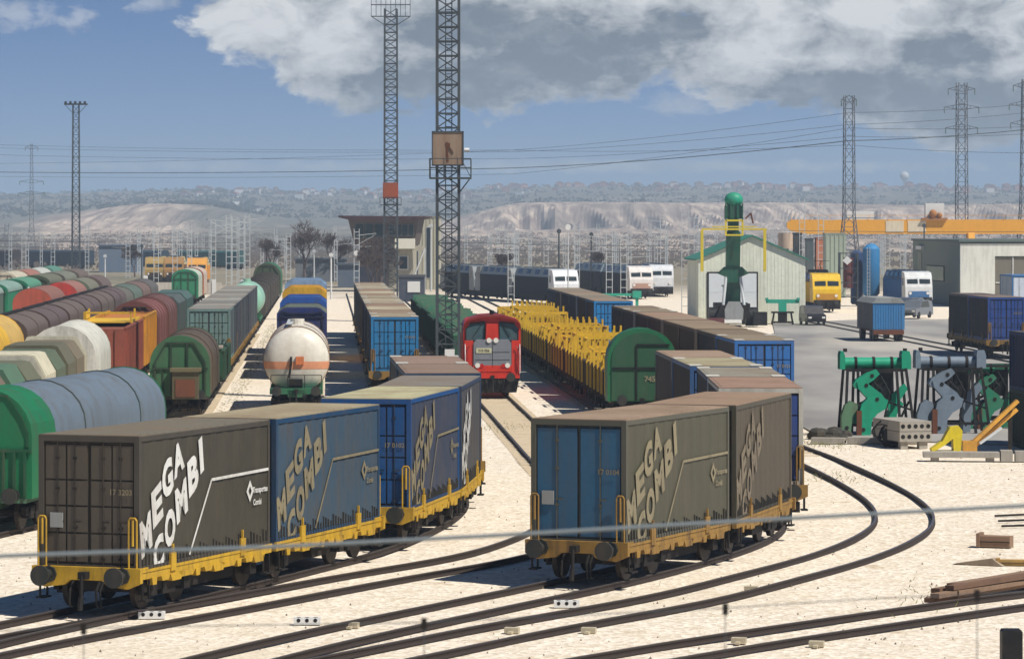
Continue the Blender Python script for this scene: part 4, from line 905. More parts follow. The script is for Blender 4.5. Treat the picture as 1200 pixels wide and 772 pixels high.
# ------------------------------------------------------------------ locomotives and passenger stock in the middle distance
def modern_loco(label, pos, rz, L, body, cabc, roofc=(150, 160, 164), Hh=4.1, W=2.95, cabs=(True, True), name='locomotive', cat='locomotive', under=(40, 42, 46), frontpanel=None, panto=False):
    o = thing(name, label, cat, pos, rz); h = L/2; mb_ = paint('loco_%d_%d_%d' % body, body, .7, .06, spec=.12); mcab = paint('loco_%d_%d_%d' % cabc, cabc, .4, .2); mr = paint('loco_%d_%d_%d' % roofc, roofc, .5, .3)
    y0 = -h+(2.6 if cabs[0] else .2); y1 = h-(2.6 if cabs[1] else .2)
    MB().prism([(-W/2, 1.0), (-W/2, 3.05), (-W/2+.02, 3.1), (W/2-.02, 3.1), (W/2, 3.05), (W/2, 1.0)], y0, y1).build('body', mb_, o)
    ro = MB().prism([(-W/2+.02, 3.1), (-W/2+.4, Hh-.05), (W/2-.4, Hh-.05), (W/2-.02, 3.1)], y0+.05, y1-.05).build('roof', mr, o)
    q = MB()
    for i in range(4):
        yy = y0+1+i*(y1-y0-2)/3.6
        for s in (-1, 1): q.add([(s*(W/2-.11), yy, 3.4), (s*(W/2-.11), yy+1.9, 3.4), (s*(W/2-.30), yy+1.9, 3.9), (s*(W/2-.30), yy, 3.9)], [(0, 1, 2, 3)])
        q.box(-.7, .7, yy, yy+1.4, Hh-.06, Hh+.06)
    q.build('roof_vent', M_glass, ro)
    for e in (-1, 1):
        if not cabs[0 if e < 0 else 1]: continue
        ya = e*(h-2.6); c = MB()
        prof = [(0, 1.0), (0, Hh-.06), (1.7, Hh-.2), (2.1, 3.4), (2.5, 2.35), (2.6, 1.0)]
        c.prism([(ya+e*a, z) for a, z in prof], -W/2, W/2, 'x'); c = c.build('cab', mcab, o)
        for s in (-1, 1):
            xi, xo = s*.1, s*(W/2-.22); MB().add([(xi, ya+e*2.19, 3.22), (xo, ya+e*2.19, 3.18), (xo, ya+e*2.375, 2.72), (xi, ya+e*2.375, 2.72)], [(0, 1, 2, 3)]).xf((0, e*.025, .01)).build('windscreen', M_glass, c)
        for s in (-1, 1):
            MB().box(s*W/2-.012, s*W/2+.012, min(ya+e*.5, ya+e*1.1), max(ya+e*.5, ya+e*1.1), 2.5, 3.3).build('side_window', M_glass, c)
            MB().cyl((s*.95, ya+e*2.55, 1.7), (s*.95, ya+e*2.64, 1.7), .16, n=10).build('headlight', plain('lamp_white', (240, 236, 224), .2), c)
        if frontpanel: MB().box(-1.1, 1.1, min(ya+e*2.56, ya+e*2.63), max(ya+e*2.56, ya+e*2.63), 1.2, 1.9).build('front_panel', paint('loco_%d_%d_%d' % frontpanel, frontpanel, .4, .2), c)
    MB().box(-1.2, 1.2, -h+.1, h-.1, .55, 1.0).box(-1.4, 1.4, -h-.08, -h+.5, .3, 1.25).box(-1.38, 1.38, -h+4.5, h-4.5, .35, 1.0).build('underframe', M_dark, o)
    if panto: MB().bar((0, -h+4, Hh), (0, -h+5.6, Hh+.8), .08).bar((0, -h+5.6, Hh+.8), (0, -h+4.2, Hh+1.2), .06).bar((-.8, -h+4.2, Hh+1.2), (.8, -h+4.2, Hh+1.2), .06).box(-.8, .8, -h+5, -h+9, Hh, Hh+.25).build('pantograph', M_dark, o)
    for y in (-h+3.2, h-3.2): bogie(o, y, 2.4)
    ends(o, L, M_dark); return o
def along(px0, s0, px1, s1, L, k):           # k-th vehicle of a train whose front is at (px0, s0) and which recedes towards (px1, s1)
    a = Vector(((px0-600)/s0, 4200/s0)); b = Vector(((px1-600)/s1, 4200/s1)); d = (b-a).normalized(); c = a+d*(L/2+k*(L+.6))
    return (c.x, c.y, .05), math.atan2(-d.x, d.y)
NB_ = (17, 23, 38); WH = (224, 226, 226)
for k in range(3):
    p, r = along(664, 10.3, 545, 9.2, 19, k)
    modern_loco(['navy locomotive with a white nose right of the tall mast', 'second navy locomotive behind the white nosed one', 'third navy locomotive, next to the tall mast'][k], p, r, 19, NB_, WH if k == 0 else (128, 134, 134), cabs=(True, k > 0), roofc=(150, 164, 168))
for k in range(2):
    p, r = along(752, 9.5, 690, 8.8, 19, k)
    modern_loco(['white nosed locomotive left of the second one by the shed', 'dark coach behind the white nosed locomotive by the shed'][k], p, r, 19, NB_, (226, 220, 212), cabs=(k == 0, False), frontpanel=(190, 150, 130), roofc=(150, 170, 178))
p, r = along(776, 9.2, 742, 8.4, 17, 0); modern_loco('small white locomotive with dark windows just left of the pale shed', p, r, 17, (206, 206, 200), WH, cabs=(True, False))
def yard_dir(px, s): return ((px-600)/s, 4200/s, .05), R(3)
for px, s, b, c, lab in [(184, 7.6, (120, 92, 52), (176, 146, 84), 'tan engine with a dark lower front, leftmost of three'), (206, 7.6, (128, 90, 56), (170, 128, 72), 'tan brown engine in the middle of three'), (233, 7.8, (222, 150, 60), (232, 164, 66), 'orange engine, rightmost of three')]:
    p, r = yard_dir(px, s); o = modern_loco(lab, p, r, 15, b, c, roofc=(206, 186, 120), cabs=(True, False), Hh=4.3, frontpanel=(60, 44, 34))
p, r = yard_dir(957, 11.0); modern_loco('bright yellow electric locomotive at the right corner of the pale shed', p, r, 16, (214, 170, 26), (232, 188, 24), roofc=(120, 96, 60), cabs=(True, False), frontpanel=(196, 140, 30), panto=True)
p, r = yard_dir(1063, 10.6); modern_loco('blue locomotive with a white front beyond the blue container lorry', p, r, 16, (44, 96, 150), (222, 224, 222), roofc=(46, 80, 120), cabs=(True, False), frontpanel=(60, 110, 160))
# long dark train far left, crosswise
for k in range(5):
    p, r = (-128+k*16.5, 770-k*8, 0), R(64)
    c = [(44, 48, 62), (58, 50, 52), (40, 58, 74), (38, 66, 84), (46, 92, 92)][k]
    hood_wagon('covered_wagon', ['dark wagon far left behind the green wagons', 'purplish dark wagon far left', 'slate blue wagon far left, middle of its row', 'teal blue wagon far left, next to last', 'teal wagon far left, last in its row'][k], p, r, 15, [c], c, zt=4.0, ze=3.6, ch=True, endstyle='plain')
# ------------------------------------------------------------------ buildings
def bbox_house(name, label, cat, pos, rz, w, d, h, wallc, roofc, kind='flat', rh=1.5, over=.3, wins=None, doors=None, rib=False):
    o = thing(name, label, cat, pos, rz); mw = paint('wall_%d_%d_%d' % wallc, wallc, .8, .25, (130, 120, 104), scale=.3); mr = paint('roofing_%d_%d_%d' % roofc, roofc, .7, .3)
    b = MB()
    if kind == 'gable':
        b.prism([(-w/2, 0), (-w/2, h), (0, h+rh), (w/2, h), (w/2, 0)], 0, d)
        if rib:
            n = int(w/.32)
            for i in range(n):
                x = -w/2+.2+i*(w-.4)/(n-1); zt = h+rh*(1-abs(x)/(w/2))-.05; b.box(x-.03, x+.03, -.015, .0, .02, zt)
        b.build('wall', mw, o)
        r = MB()
        for s in (-1, 1): r.prism([(s*(w/2+over), h-over*rh/(w/2)*1.0+.02), (0, h+rh+.02), (0, h+rh+.16), (s*(w/2+over), h-over*rh/(w/2)+.16)], -.25, d+.25)
        r.build('roof', mr, o)
    else:
        b.box(-w/2, w/2, 0, d, 0, h)
        if rib:
            n = int(w/.5)
            for i in range(n): x = -w/2+.2+i*(w-.4)/(n-1); b.box(x-.07, x+.07, -.07, 0, 0, h)
        b.build('wall', mw, o); MB().box(-w/2-over, w/2+over, -over, d+over, h, h+.25).build('roof', mr, o)
    for (x0, x1, z0, z1) in (wins or []):
        f = MB().box(x0-.06, x1+.06, -.075, -.02, z0-.06, z1+.06).build('window', M_white, o); MB().box(x0, x1, -.09, -.06, z0, z1).build('pane', M_glass, f)
    for (x0, x1, z0, z1, c) in (doors or []):
        f = MB().box(x0-.15, x1+.15, -.10, -.01, z0, z1+.15).build('door_frame', M_dark, o); MB().box(x0, x1, -.14, -.08, z0, z1).box(x0, x1, -.155, -.14, (z0+z1)*.62, (z0+z1)*.62+.06).build('door', plain('door_%d' % c[0], c), f)
    return o
o = bbox_house('shed', 'pale green ribbed shed with a white sliding door and green roof', 'shed', (22.1, 330, .05), R(3), 9.9, 10, 5.9, (234, 236, 214), (52, 130, 112), 'gable', 2.1, rib=True, doors=[(-4.0, .4, .05, 4.6, (228, 232, 232))])
def control_tower():
    s = 8.5; o = thing('control_tower', 'control tower with a flared dark red roof left of the tall mast', 'control tower', (SX(452, s), YS(s), 0), R(-4))
    br = paint('tower_brown', (74, 64, 58), .8, .3); dk = paint('tower_slate', (38, 46, 62), .7, .2); cr = paint('tower_cream', (176, 170, 150), .8, .25)
    MB().box(-3.6, .4, 0, 7, 0, 6.6).build('brick_wing', br, o); MB().box(-3.5, -1.3, -.08, 0, 0, 3.4).box(-.9, .0, -.08, 0, 0, 3.0).build('shutter', dk, o)
    MB().box(.4, 3.6, .6, 7, 0, 8.2).build('cream_wing', cr, o)
    c = MB().add([(-4.3, -.2, 6.4), (4.0, -.2, 6.4), (4.0, 7.2, 6.4), (-4.3, 7.2, 6.4), (-5.1, -.9, 9.9), (4.6, -.9, 9.9), (4.6, 7.9, 9.9), (-5.1, 7.9, 9.9)], [(0, 3, 2, 1), (4, 5, 6, 7), (0, 1, 5, 4), (1, 2, 6, 5), (2, 3, 7, 6), (3, 0, 4, 7)]).build('cabin', paint('tower_cabin', (92, 80, 72), .7, .2), o)
    for x0, x1, z0, z1 in [(-4.1, -3.0, 7.4, 9.3), (-2.7, -1.7, 7.4, 9.3), (-1.4, -.3, 7.4, 9.3), (.6, 1.3, 7.7, 9.2), (1.5, 2.2, 7.7, 9.2), (2.4, 3.1, 7.7, 9.2), (3.3, 3.9, 7.7, 9.2)]:
        f = MB().box(x0-.07, x1+.07, -.85, -.5, z0-.07, z1+.07).build('window', plain('frame_pale', (110, 112, 104)), c); MB().box(x0, x1, -.88, -.84, z0, z1).build('pane', plain('green_glass', (30, 44, 44), .15), f)
    MB().prism([(-6.4, 10.2), (-4.8, 9.85), (4.3, 9.85), (5.6, 10.15), (5.6, 10.35), (-6.4, 10.45)], -1.6, 8.6).build('roof', paint('tower_roof', (66, 40, 48), .7, .2), o)
    MB().box(1.4, 4.1, -1.3, -.3, 5.9, 7.3).build('balcony', plain('balcony_cream', (232, 228, 208)), o)
    MB().box(3.9, 5.2, -1.0, .8, 5.6, 6.3).build('side_landing', cr, o)
    f = MB().box(1.7, 3.1, .5, .6, 3.0, 4.9).build('window', M_white, o); MB().box(1.85, 2.95, .45, .51, 3.1, 4.8).build('pane', M_glass, f)
    MB().bar((4.0, -.4, 2.2), (5.4, .4, 6.0), .15).bar((5.4, .4, 6), (5.4, .4, 0), .15).build('outside_stair', M_galv, o)
control_tower()
s = 9.6; o = bbox_house('office_block', 'cream ribbed block between the control tower and the tall mast', 'building', (SX(498, 8.2), YS(8.2), 0), R(0), 4.2, 10, 10.2, (190, 186, 164), (150, 146, 130), rib=True, over=.1, wins=[(-1.6, -1.0, 1.6, 8.8), (.2, .8, 1.6, 8.8)])
o = bbox_house('site_cabin', 'slate blue cabin with a white notice beside the control tower', 'cabin', (SX(482, 9.8), YS(9.8), 0), R(0), 3.0, 5, 2.9, (54, 66, 84), (70, 76, 84), over=.1); MB().box(-.45, 1.05, -.1, -.02, 1.1, 2.4).build('notice', M_white, o)
o = bbox_house('shed', 'low slate blue shed between the pale poles left of the control tower', 'shed', (SX(408, 8.0), YS(8.0), 0), R(0), 3.0, 8, 3.3, (88, 104, 122), (80, 92, 104))
o = bbox_house('shed', 'long blue grey shed left of the orange engines', 'shed', (SX(138, 6.0), YS(6), 0), R(0), 7.4, 12, 5.2, (104, 122, 142), (120, 134, 150))
o = bbox_house('shed', 'low blue grey shed behind the bare trees', 'shed', (SX(375, 7.2), YS(7.2), 0), R(0), 8, 9, 3.6, (112, 118, 122), (96, 106, 112))
def right_building():
    o = thing('workshop', 'workshop with a white front and grey green side at the right edge', 'workshop', (50, 400, .05), R(3))
    wh = paint('workshop_white', (226, 226, 214), .8, .25); gg = paint('workshop_green', (124, 134, 122), .8, .2)
    MB().box(0, 30, .1, 32, 0, 7.2).build('hall', gg, o); MB().box(0, 3.9, -.2, .1, 0, 7.0).box(3.9, 30, -.2, .1, 5.6, 7.0).build('front_panel', wh, o)
    MB().box(-.2, 30.2, -.4, 32.2, 7.2, 7.45).build('roof', paint('workshop_roof', (92, 108, 104), .7), o)
    MB().box(3.9, 12, -.02, .09, 0, 5.5).build('door_bay', paint('bay_brown', (120, 116, 104), .8), o); MB().box(5.9, 6.0, -.1, -.02, 0, 5.5).box(4, 6.4, -.1, -.02, 2.6, 2.7).build('drain_pipe', M_white, o)
    for x in (8.5, 10.6, 12.7): 
        f = MB().box(x, x+1.7, -.12, -.02, 4.0, 5.2).build('window', M_dark, o); MB().box(x+.1, x+1.6, -.15, -.11, 4.1, 5.1).build('pane', M_glass, f)
    f = MB().box(-.06, -.0, 10, 22, 2.6, 4.4).build('window', M_dark, o); MB().box(-.09, -.05, 10.2, 21.8, 2.7, 4.3).build('pane', M_glass, f)
    MB().box(-.08, 0, 25.5, 28, .1, 5.8).build('side_door', paint('pale_green_door', (150, 156, 138), .8), o); MB().box(-.35, -.02, 24, 28, 6.2, 6.6).build('wall_lamp', M_white, o)
right_building()
container('white container with a blue rim in front of the workshop', (SX(1194, 12.4), YS(12.4), 1.5), R(3), (200, 206, 210), (60, 120, 170), (222, 228, 232), plates=False, L=6.0, postcol=(56, 120, 176), catg='container', detail=False, door='tall')
o = thing('chassis', 'low trailer under the white container by the workshop', 'trailer', (SX(1194, 12.4), YS(12.4), .05), R(3)); MB().box(-1.2, 1.2, -3, 3, 1.0, 1.4).build('frame', M_dark, o)
for x in (-1, 1):
    for y in (-2, 2): MB().cyl((x-.15, y, .5), (x+.15, y, .5), .5, n=14).build('wheel', M_black, o)
# silo, steel frame and tanks behind the yellow locomotive
s = 10.4; o = thing('silo', 'tall blue silo with a ladder at the right of the steel frame', 'silo', (SX(1021, s), YS(s), .05)); b = MB().lathe([(.3, .6), (.95, 1.4), (.95, 6.4), (.5, 6.9), (.05, 7.0)], 20, 'z'); b.sm = True; b.build('shell', paint('silo_blue', (58, 134, 186), .5, .2), o)
b = MB(); [b.bar((x, -.98, .2), (x, -.98, 6.6), .05) for x in (-.55, -.25)]; [b.bar((-.55, -.98, .5+.4*i), (-.25, -.98, .5+.4*i), .04) for i in range(15)]; b.build('ladder', M_galv, o)
for a in range(4): MB().bar((.8*math.cos(a*1.57+.8), .8*math.sin(a*1.57+.8), 0), (.8*math.cos(a*1.57+.8), .8*math.sin(a*1.57+.8), 1.6), .14).build('leg', M_mast, o)
o = thing('silo', 'narrow dark blue silo left of the taller one', 'silo', (SX(1006, s), YS(s)+2, .05)); b = MB().lathe([(.5, .1), (.7, .3), (.7, 5.9), (.3, 6.2)], 16, 'z'); b.sm = True; b.build('shell', paint('silo_navy', (46, 74, 116), .5, .2), o)
o = thing('steel_rack', 'dark steel rack with a maroon tank left of the silos', 'steel rack', (SX(994, s), YS(s), .05)); 
for x in (-1, 1):
    for y in (-.8, .8): MB().bar((x, y, 0), (x, y, 6.0), .14).build('post', M_mast, o)
b = MB(); [b.bar((-1, y, z), (1, y, z), .1) for y in (-.8, .8) for z in (1, 2.6, 4.2, 5.9)]; b.bar((-1, -.8, 1), (1, -.8, 4.2), .07); b.build('brace', M_mast, o); MB().cyl((0, 0, 2.0), (0, 0, 5.4), .55, n=14).build('tank', paint('maroon_tank', (104, 44, 44), .6), o)
MB().add([(-.2,-1,4.6),(.35,-1,5.1),(-.2,-1,5.6),(-.75,-1,5.1),(-.2,-.97,4.6),(.35,-.97,5.1),(-.2,-.97,5.6),(-.75,-.97,5.1)], [(0,1,2,3),(7,6,5,4)]).build('diamond_sign', M_white, o)
o = bbox_house('cladded_silo', 'pale green ribbed steel tower behind the yellow locomotive', 'silo', (SX(979, 9.3), YS(9.3), 0), R(0), 2.6, 3, 7.9, (166, 178, 160), (140, 150, 138), rib=True, over=.05)
o = bbox_house('cladded_silo', 'narrow orange steel tower beside the pale green one', 'silo', (SX(961, 9.1), YS(9.1), 0), R(0), 1.0, 2, 7.3, (200, 120, 84), (150, 90, 70), over=.05)
o = bbox_house('cladded_silo', 'narrow dark grey steel tower left of the orange one', 'silo', (SX(949, 9.1), YS(9.1), 0), R(0), .9, 2, 7.2, (74, 88, 92), (60, 70, 74), over=.05)
o = bbox_house('cladded_silo', 'black steel tower right behind the pale shed', 'silo', (SX(935, 9.0), YS(9.0), 0), R(0), 1.0, 2, 7.9, (44, 54, 58), (40, 48, 52), over=.05)
o = thing('round_tank', 'cream round tank on a post behind the pale shed', 'tank', (SX(922, 8.8), YS(8.8), 0)); b = MB().cyl((0, 0, 6), (0, 0, 8.1), 1.15, n=16); b.sm = True; b.build('shell', paint('tank_cream', (206, 182, 158), .6), o); MB().bar((0, 0, 0), (0, 0, 6), .5).build('post', M_mast, o)
# ------------------------------------------------------------------ gantry crane
def gantry():
    s = 8.4; Y = YS(s); o = thing('gantry_crane', 'long orange yellow gantry crane spanning above the workshop at the right', 'crane', (SX(1130, s), Y, 0), 0)
    oy = paint('crane_orange', (236, 170, 56), .5, .2, (190, 130, 60)); x0 = SX(922, s)-SX(1130, s); x1 = 26
    MB().prism([(x0, 8.8), (x0+.7, 8.3), (x0+3, 7.9), (x1, 7.9), (x1, 9.95), (x0+.6, 9.9), (x0, 9.5)], -.5, .5).build('beam', oy, o)
    rl = MB().bar((x0+.5, -.6, 10.5), (x1, -.6, 10.5), .05)
    for i in range(18): rl.bar((x0+.6+i*2.7, -.6, 9.9), (x0+.6+i*2.7, -.6, 10.5), .04)
    rl.build('railing', oy, o)
    for x in (.9, 24):
        for y in (-3.5, 3.5): MB().bar((x, y*.15, 8), (x, y, .5), .9, .8).build('leg', oy, o)
        MB().box(x-.5, x+.5, -4.5, 4.5, .1, .8).build('bogie_beam', oy, o)
    for xa in (SX(1048, s), SX(1074, s)):
        x = xa-SX(1130, s); MB().box(x-1.25, x+1.25, -.56, -.5, 8.15, 9.75).build('sign_panel', paint('panel_pale', (228, 214, 186), .6, .2), o)
    x = SX(1096, s)-SX(1130, s); MB().box(x-1.4, x+1.2, -.4, 1.0, 9.95, 12.2).build('machine_house', M_white, o); c = MB().sphere((x-.4, -.8, 10.7), .55, sq=(1, 1, 1.1)).sphere((x+.5, -.8, 10.5), .4).box(x-1.9, x+1.6, -1.0, 1.0, 9.95, 10.15); c.build('hoist', paint('hoist_orange', (176, 116, 60), .7), o)
    MB().box(SX(992, s)-SX(1130, s), SX(1024, s)-SX(1130, s), -.45, .45, 9.9, 11.1).build('service_cabin', M_white, o)
gantry()
# ------------------------------------------------------------------ reach stacker
def stacker():
    s = 13.1; o = thing('reach_stacker', 'green reach stacker with its boom raised and a yellow spreader, before the pale shed', 'reach stacker', (SX(860, s), YS(s), .055), 0)
    gn = paint('stacker_green', (16, 84, 62), .5, .25); tg = paint('stacker_teal', (30, 150, 116), .5, .2)
    MB().box(-1.5, 1.5, .5, 6.5, .9, 2.0).prism([(-1.6, .7), (-1.2, 1.9), (1.2, 1.9), (1.6, .7)], -.3, .5).build('chassis', M_dark, o)
    for x in (-1.65, 1.65):
        MB().cyl((x-.55, .8, .85), (x+.55, .8, .85), .85, n=20).build('front_wheel', M_black, o); MB().cyl((x*.85-.3, 5.8, .7), (x*.85+.3, 5.8, .7), .7, n=18).build('rear_wheel', M_black, o)
    MB().box(-.75, .75, 2.4, 4.2, 2.0, 3.5).build('cab', M_glass, o); MB().box(-.85, .85, 2.3, 4.3, 3.5, 3.62).build('cab_roof', gn, o)
    MB().prism([(-.8, .6), (-.85, 1.5), (-.5, 2.2), (.5, 2.2), (.85, 1.5), (.8, .6)], -.35, .3).build('front_fairing', paint('stacker_grey', (150, 154, 154), .6), o)
    MB().bar((0, 2.2, 2.2), (0, 1.0, 8.4), 1.25, 1.0).build('boom', gn, o); MB().bar((0, 1.3, 7.5), (0, .6, 11.4), .95, .9).build('inner_boom', gn, o)
    MB().prism([(-1.4, 4.7), (-.7, 4.4), (-.5, 3.9), (.5, 3.9), (.7, 4.4), (1.4, 4.7), (.8, 5.3), (-.8, 5.3)], .9, 1.6).build('lift_bracket', gn, o)
    for x in (-.95, .95): MB().cyl((x, .3, 1.8), (x*.6, 1.2, 5.0), .14, n=8).build('lift_cylinder', M_galv, o)
    b = MB().sphere((0, .2, 11.3), .85, sq=(1, .8, .8)); b.sm = True; b.build('boom_head', tg, o)
    b = MB().box(-.8, .8, -.3, .9, 9.6, 10.8); [b.box(x-.06, x+.06, -.45, -.3, 9.3, 11.0) for x in (-.75, -.3, .3, .75)]; b.build('rotator', gn, o)
    yl = paint('spreader_yellow', (220, 196, 46), .5, .2); b = MB().box(-2.9, 2.9, -.6, -.42, 8.6, 8.75).bar((-.75, -.5, 8.1), (-.75, -.5, 9.5), .16).bar((.75, -.5, 8.1), (.75, -.5, 9.5), .16).bar((-.75, -.5, 9.45), (.75, -.5, 9.45), .16).bar((-.75, -.5, 8.15), (.75, -.5, 8.15), .14).bar((-2.0, -.5, 8.9), (2.0, -.5, 8.9), .1); b.build('spreader', yl, o)
    for x in (-2.9, 2.7): MB().box(x-.1, x+.15, -.62, -.4, 4.9, 8.6).build('spreader_leg', yl, o)
    MB().tube([(1.0, -.4, 9.6), (1.5, -.4, 10.1), (1.7, -.4, 9.2)], .08).build('hose', M_rust, o)
    MB().box(1.7, 2.9, -1.2, -.2, .1, 1.3).build('counterweight', M_black, o); MB().box(-2.3, -.9, -1.0, 0, .1, .75).build('step_box', paint('maroon_step', (96, 40, 48), .7), o)
stacker()
def spreader_cart():
    s = 12.9; o = thing('lifting_beam', 'teal lifting beam on a dark stand right of the reach stacker', 'lifting beam', (SX(917, s), YS(s), .055)); tq = paint('beam_teal', (44, 168, 138), .5, .2)
    MB().box(-1.5, 1.5, -.2, .2, 1.95, 2.3).box(-1.55, -1.3, -.3, .3, 2.2, 2.45).box(1.3, 1.55, -.3, .3, 2.2, 2.45).build('beam', tq, o); MB().box(-.35, .35, -.25, .25, 1.2, 1.95).build('mount', tq, o)
    for x in (-.95, .95): MB().bar((x, -.3, 0), (x*.8, -.3, 1.15), .12).bar((x, .3, 0), (x*.8, .3, 1.15), .12).build('leg', M_dark, o)
    MB().box(-1, 1, -.35, .35, 1.05, 1.2).box(-1, 1, -.35, .35, .15, .3).box(-.4, .4, -.3, .3, .3, 1.1).build('stand', M_dark, o)
spreader_cart()
o = thing('lifting_beam', 'teal lifting beam on a post behind the bright blue container', 'lifting beam', (SX(724, 11.5), YS(11.5), 0)); tq = MATS['beam_teal']
MB().box(-2.2, 2.3, -.2, .2, 1.9, 2.15).box(-2.4, -2.0, -.3, .3, 1.6, 2.2).box(1.5, 2.4, -.3, .3, 1.7, 2.4).build('beam', tq, o)
for x in (-1.9, 1.95): MB().box(x-.15, x+.15, -.15, .15, 0, 1.9).build('leg', tq, o)
def car(label, pos, rz, col, van=False):
    o = thing('parked_car', label, 'car', pos, rz); m = paint('car_%d_%d_%d' % col, col, .3, .1); zt = 1.75 if van else 1.45
    b = MB().prism([(-2.1, .3), (-2.15, .8), (-1.95, .95), (-1.1, 1.02), (-.6, zt-.05), (.9, zt), (1.8, zt-.15 if van else 1.05), (2.1, .9), (2.1, .3)], -.86, .86, 'x'); b.build('body', m, o)
    MB().add([(-.72, -1.03, 1.06), (.72, -1.03, 1.06), (.66, -.63, zt-.1), (-.66, -.63, zt-.1)], [(0, 1, 2, 3)]).build('windscreen', plain('car_glass', (150, 160, 166), .1), o)
    for s in (-1, 1):
        MB().prism([(-.95, 1.06), (-.55, zt-.12), (.85, zt-.08), (1.2, 1.06)], s*.865-.01, s*.865+.01, 'x').build('side_window', M_glass, o)
        MB().box(s*.62-.15, s*.62+.15, -2.17, -2.1, .62, .78).build('headlight', plain('lamp_white', (240, 236, 224), .2), o)
        for y in (-1.35, 1.3): MB().cyl((s*.72, y, .32), (s*.88, y, .32), .32, n=16).build('wheel', M_black, o)
    MB().box(-.6, .6, -2.18, -2.12, .35, .5).build('bumper_grille', M_black, o)
car('dark van parked at the right corner of the pale shed', (SX(952, 12.9), YS(12.9), .055), R(6), (34, 34, 40), True)
car('grey car parked left of the black container wagon', (SX(1074, 12.0), YS(12.0), .055), R(-30), (112, 118, 124), True)
car('darker grey car parked beside the grey one', (SX(1086, 12.2), YS(11.6), .055), R(-30), (84, 92, 104), True)
car('small silver car parked farther back near the blue locomotive', (SX(1068, 11.2), YS(11.2), .055), R(-30), (134, 138, 140))
# blue container lorry trailer
s = 14.9; p = (SX(1032, s), YS(s), .055); o = thing('container_trailer', 'trailer with dark wheels under the pale blue container in the paved yard', 'trailer', p, R(3))
MB().box(-1.1, 1.1, -4, 4, .75, .92).box(-1.2, 1.2, -4.05, -3.9, .55, .9).build('frame', M_rust, o)
for x in (-.95, .95):
    for y in (-3.3, -2.1, 3.2): MB().cyl((x-.2, y, .5), (x+.2, y, .5), .5, n=16).build('wheel', M_black, o)
    MB().box(x-.08, x+.08, -3.95, -3.8, .2, 1.0).build('support_leg', M_dark, o)
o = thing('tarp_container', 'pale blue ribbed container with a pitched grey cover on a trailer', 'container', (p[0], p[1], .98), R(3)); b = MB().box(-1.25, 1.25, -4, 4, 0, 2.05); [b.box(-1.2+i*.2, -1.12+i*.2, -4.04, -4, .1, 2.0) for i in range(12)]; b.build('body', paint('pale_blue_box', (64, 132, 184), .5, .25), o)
MB().prism([(-1.32, 2.05), (-.9, 2.45), (.9, 2.45), (1.32, 2.05)], -4.08, 4.08).build('cover', paint('cover_grey', (150, 154, 150), .8), o); MB().box(-1.27, -1.25, -4, 4, 0, 2.05).build('shade_side', paint('side_shade', (36, 44, 56), .6), o)  # dark sheet paints the shade on the container's left side
# pale wall and fence left
o = thing('low_wall', 'long pale low wall in front of the orange engines', 'wall', (SX(215, 8.9), YS(8.9), 0)); MB().box(-5, 5, 0, .4, 0, 1.6).build('panel', paint('wall_pale', (198, 190, 176), .9), o)
for x in (-5, 0, 4): MB().box(x-.25, x+.25, -.1, .5, 0, 2.5 if x < 0 else 2.0).build('pier', M_white, o)
# ------------------------------------------------------------------ lattice masts, pylons and wires
def lattice(o, z0, z1, w0, w1, n, lr, br, mat, name='brace', horiz=True, legname='leg'):
    def c(t): w = (w0+(w1-w0)*t)/2; z = z0+(z1-z0)*t; return [(-w, -w, z), (w, -w, z), (w, w, z), (-w, w, z)]
    for i in range(4): MB().bar(c(0)[i], c(1)[i], lr).build(legname, mat, o)
    b = MB()
    for k in range(n):
        a, d = c(k/n), c((k+1)/n)
        for i in range(4):
            j = (i+1) % 4
            if k % 2: b.bar(a[i], d[j], br)
            else: b.bar(a[j], d[i], br)
            if horiz: b.bar(a[i], a[j], br)
    b.build(name, mat, o)
s = 22.8; mast = thing('floodlight_mast', 'tall dark lattice mast with a square tan panel and platform, centre of the yard', 'mast', (SX(525, s), YS(s), 0))
lattice(mast, 0, 34, 1.12, 1.12, 46, .13, .06, M_mast)
pl = paint('panel_tan', (150, 132, 112), .7, .45, (110, 78, 56), scale=1.2); q = MB().box(-.79, .79, -.72, -.6, 12.15, 13.8).build('panel', pl, mast)
b = MB().box(-.82, -.76, -.76, -.6, 12.1, 13.85).box(.76, .82, -.76, -.6, 12.1, 13.85).box(-.8, .8, -.76, -.6, 13.78, 13.86).box(-.8, .8, -.76, -.6, 12.08, 12.15); b.build('panel_frame', M_mast, q)
MB().bar((-.05, -.74, 13.3), (.0, -.74, 12.3), .1, .02).bar((.05, -.74, 13.1), (.3, -.74, 12.75), .09, .02).box(-.12, .12, -.745, -.725, 13.1, 13.25).build('panel_rust_mark', M_rust, q)
b = MB().box(-.95, 1.2, -.95, .95, 11.42, 11.5)
for x in (-.93, -.2, .5, 1.18):
    for y in (-.93, .93): b.bar((x, y, 11.5), (x, y, 12.45), .045)
for y in (-.93, .93): b.bar((-.93, y, 12.45), (1.18, y, 12.45), .045).bar((-.93, y, 12.0), (1.18, y, 12.0), .035)
b.bar((1.1, 0, 11.4), (.56, 0, 10.7), .06).bar((1.18, -.9, 11.5), (.7, -.9, 12.4), .035); b.build('platform', M_mast, mast)
b = MB(); [b.bar((x, -.2, 0), (x, -.2, 34), .05) for x in (-.12, .2)]; [b.bar((-.12, -.2, .3*i), (.2, -.2, .3*i), .035) for i in range(1, 110)]; b.build('ladder', M_mast, mast)
MB().box(-.15, .35, -.78, -.6, 2.0, 2.7).build('notice', M_white, mast); MB().cyl((.85, -.6, 12.9), (1.1, -.6, 12.9), .1, n=8).build('lamp', M_white, mast)
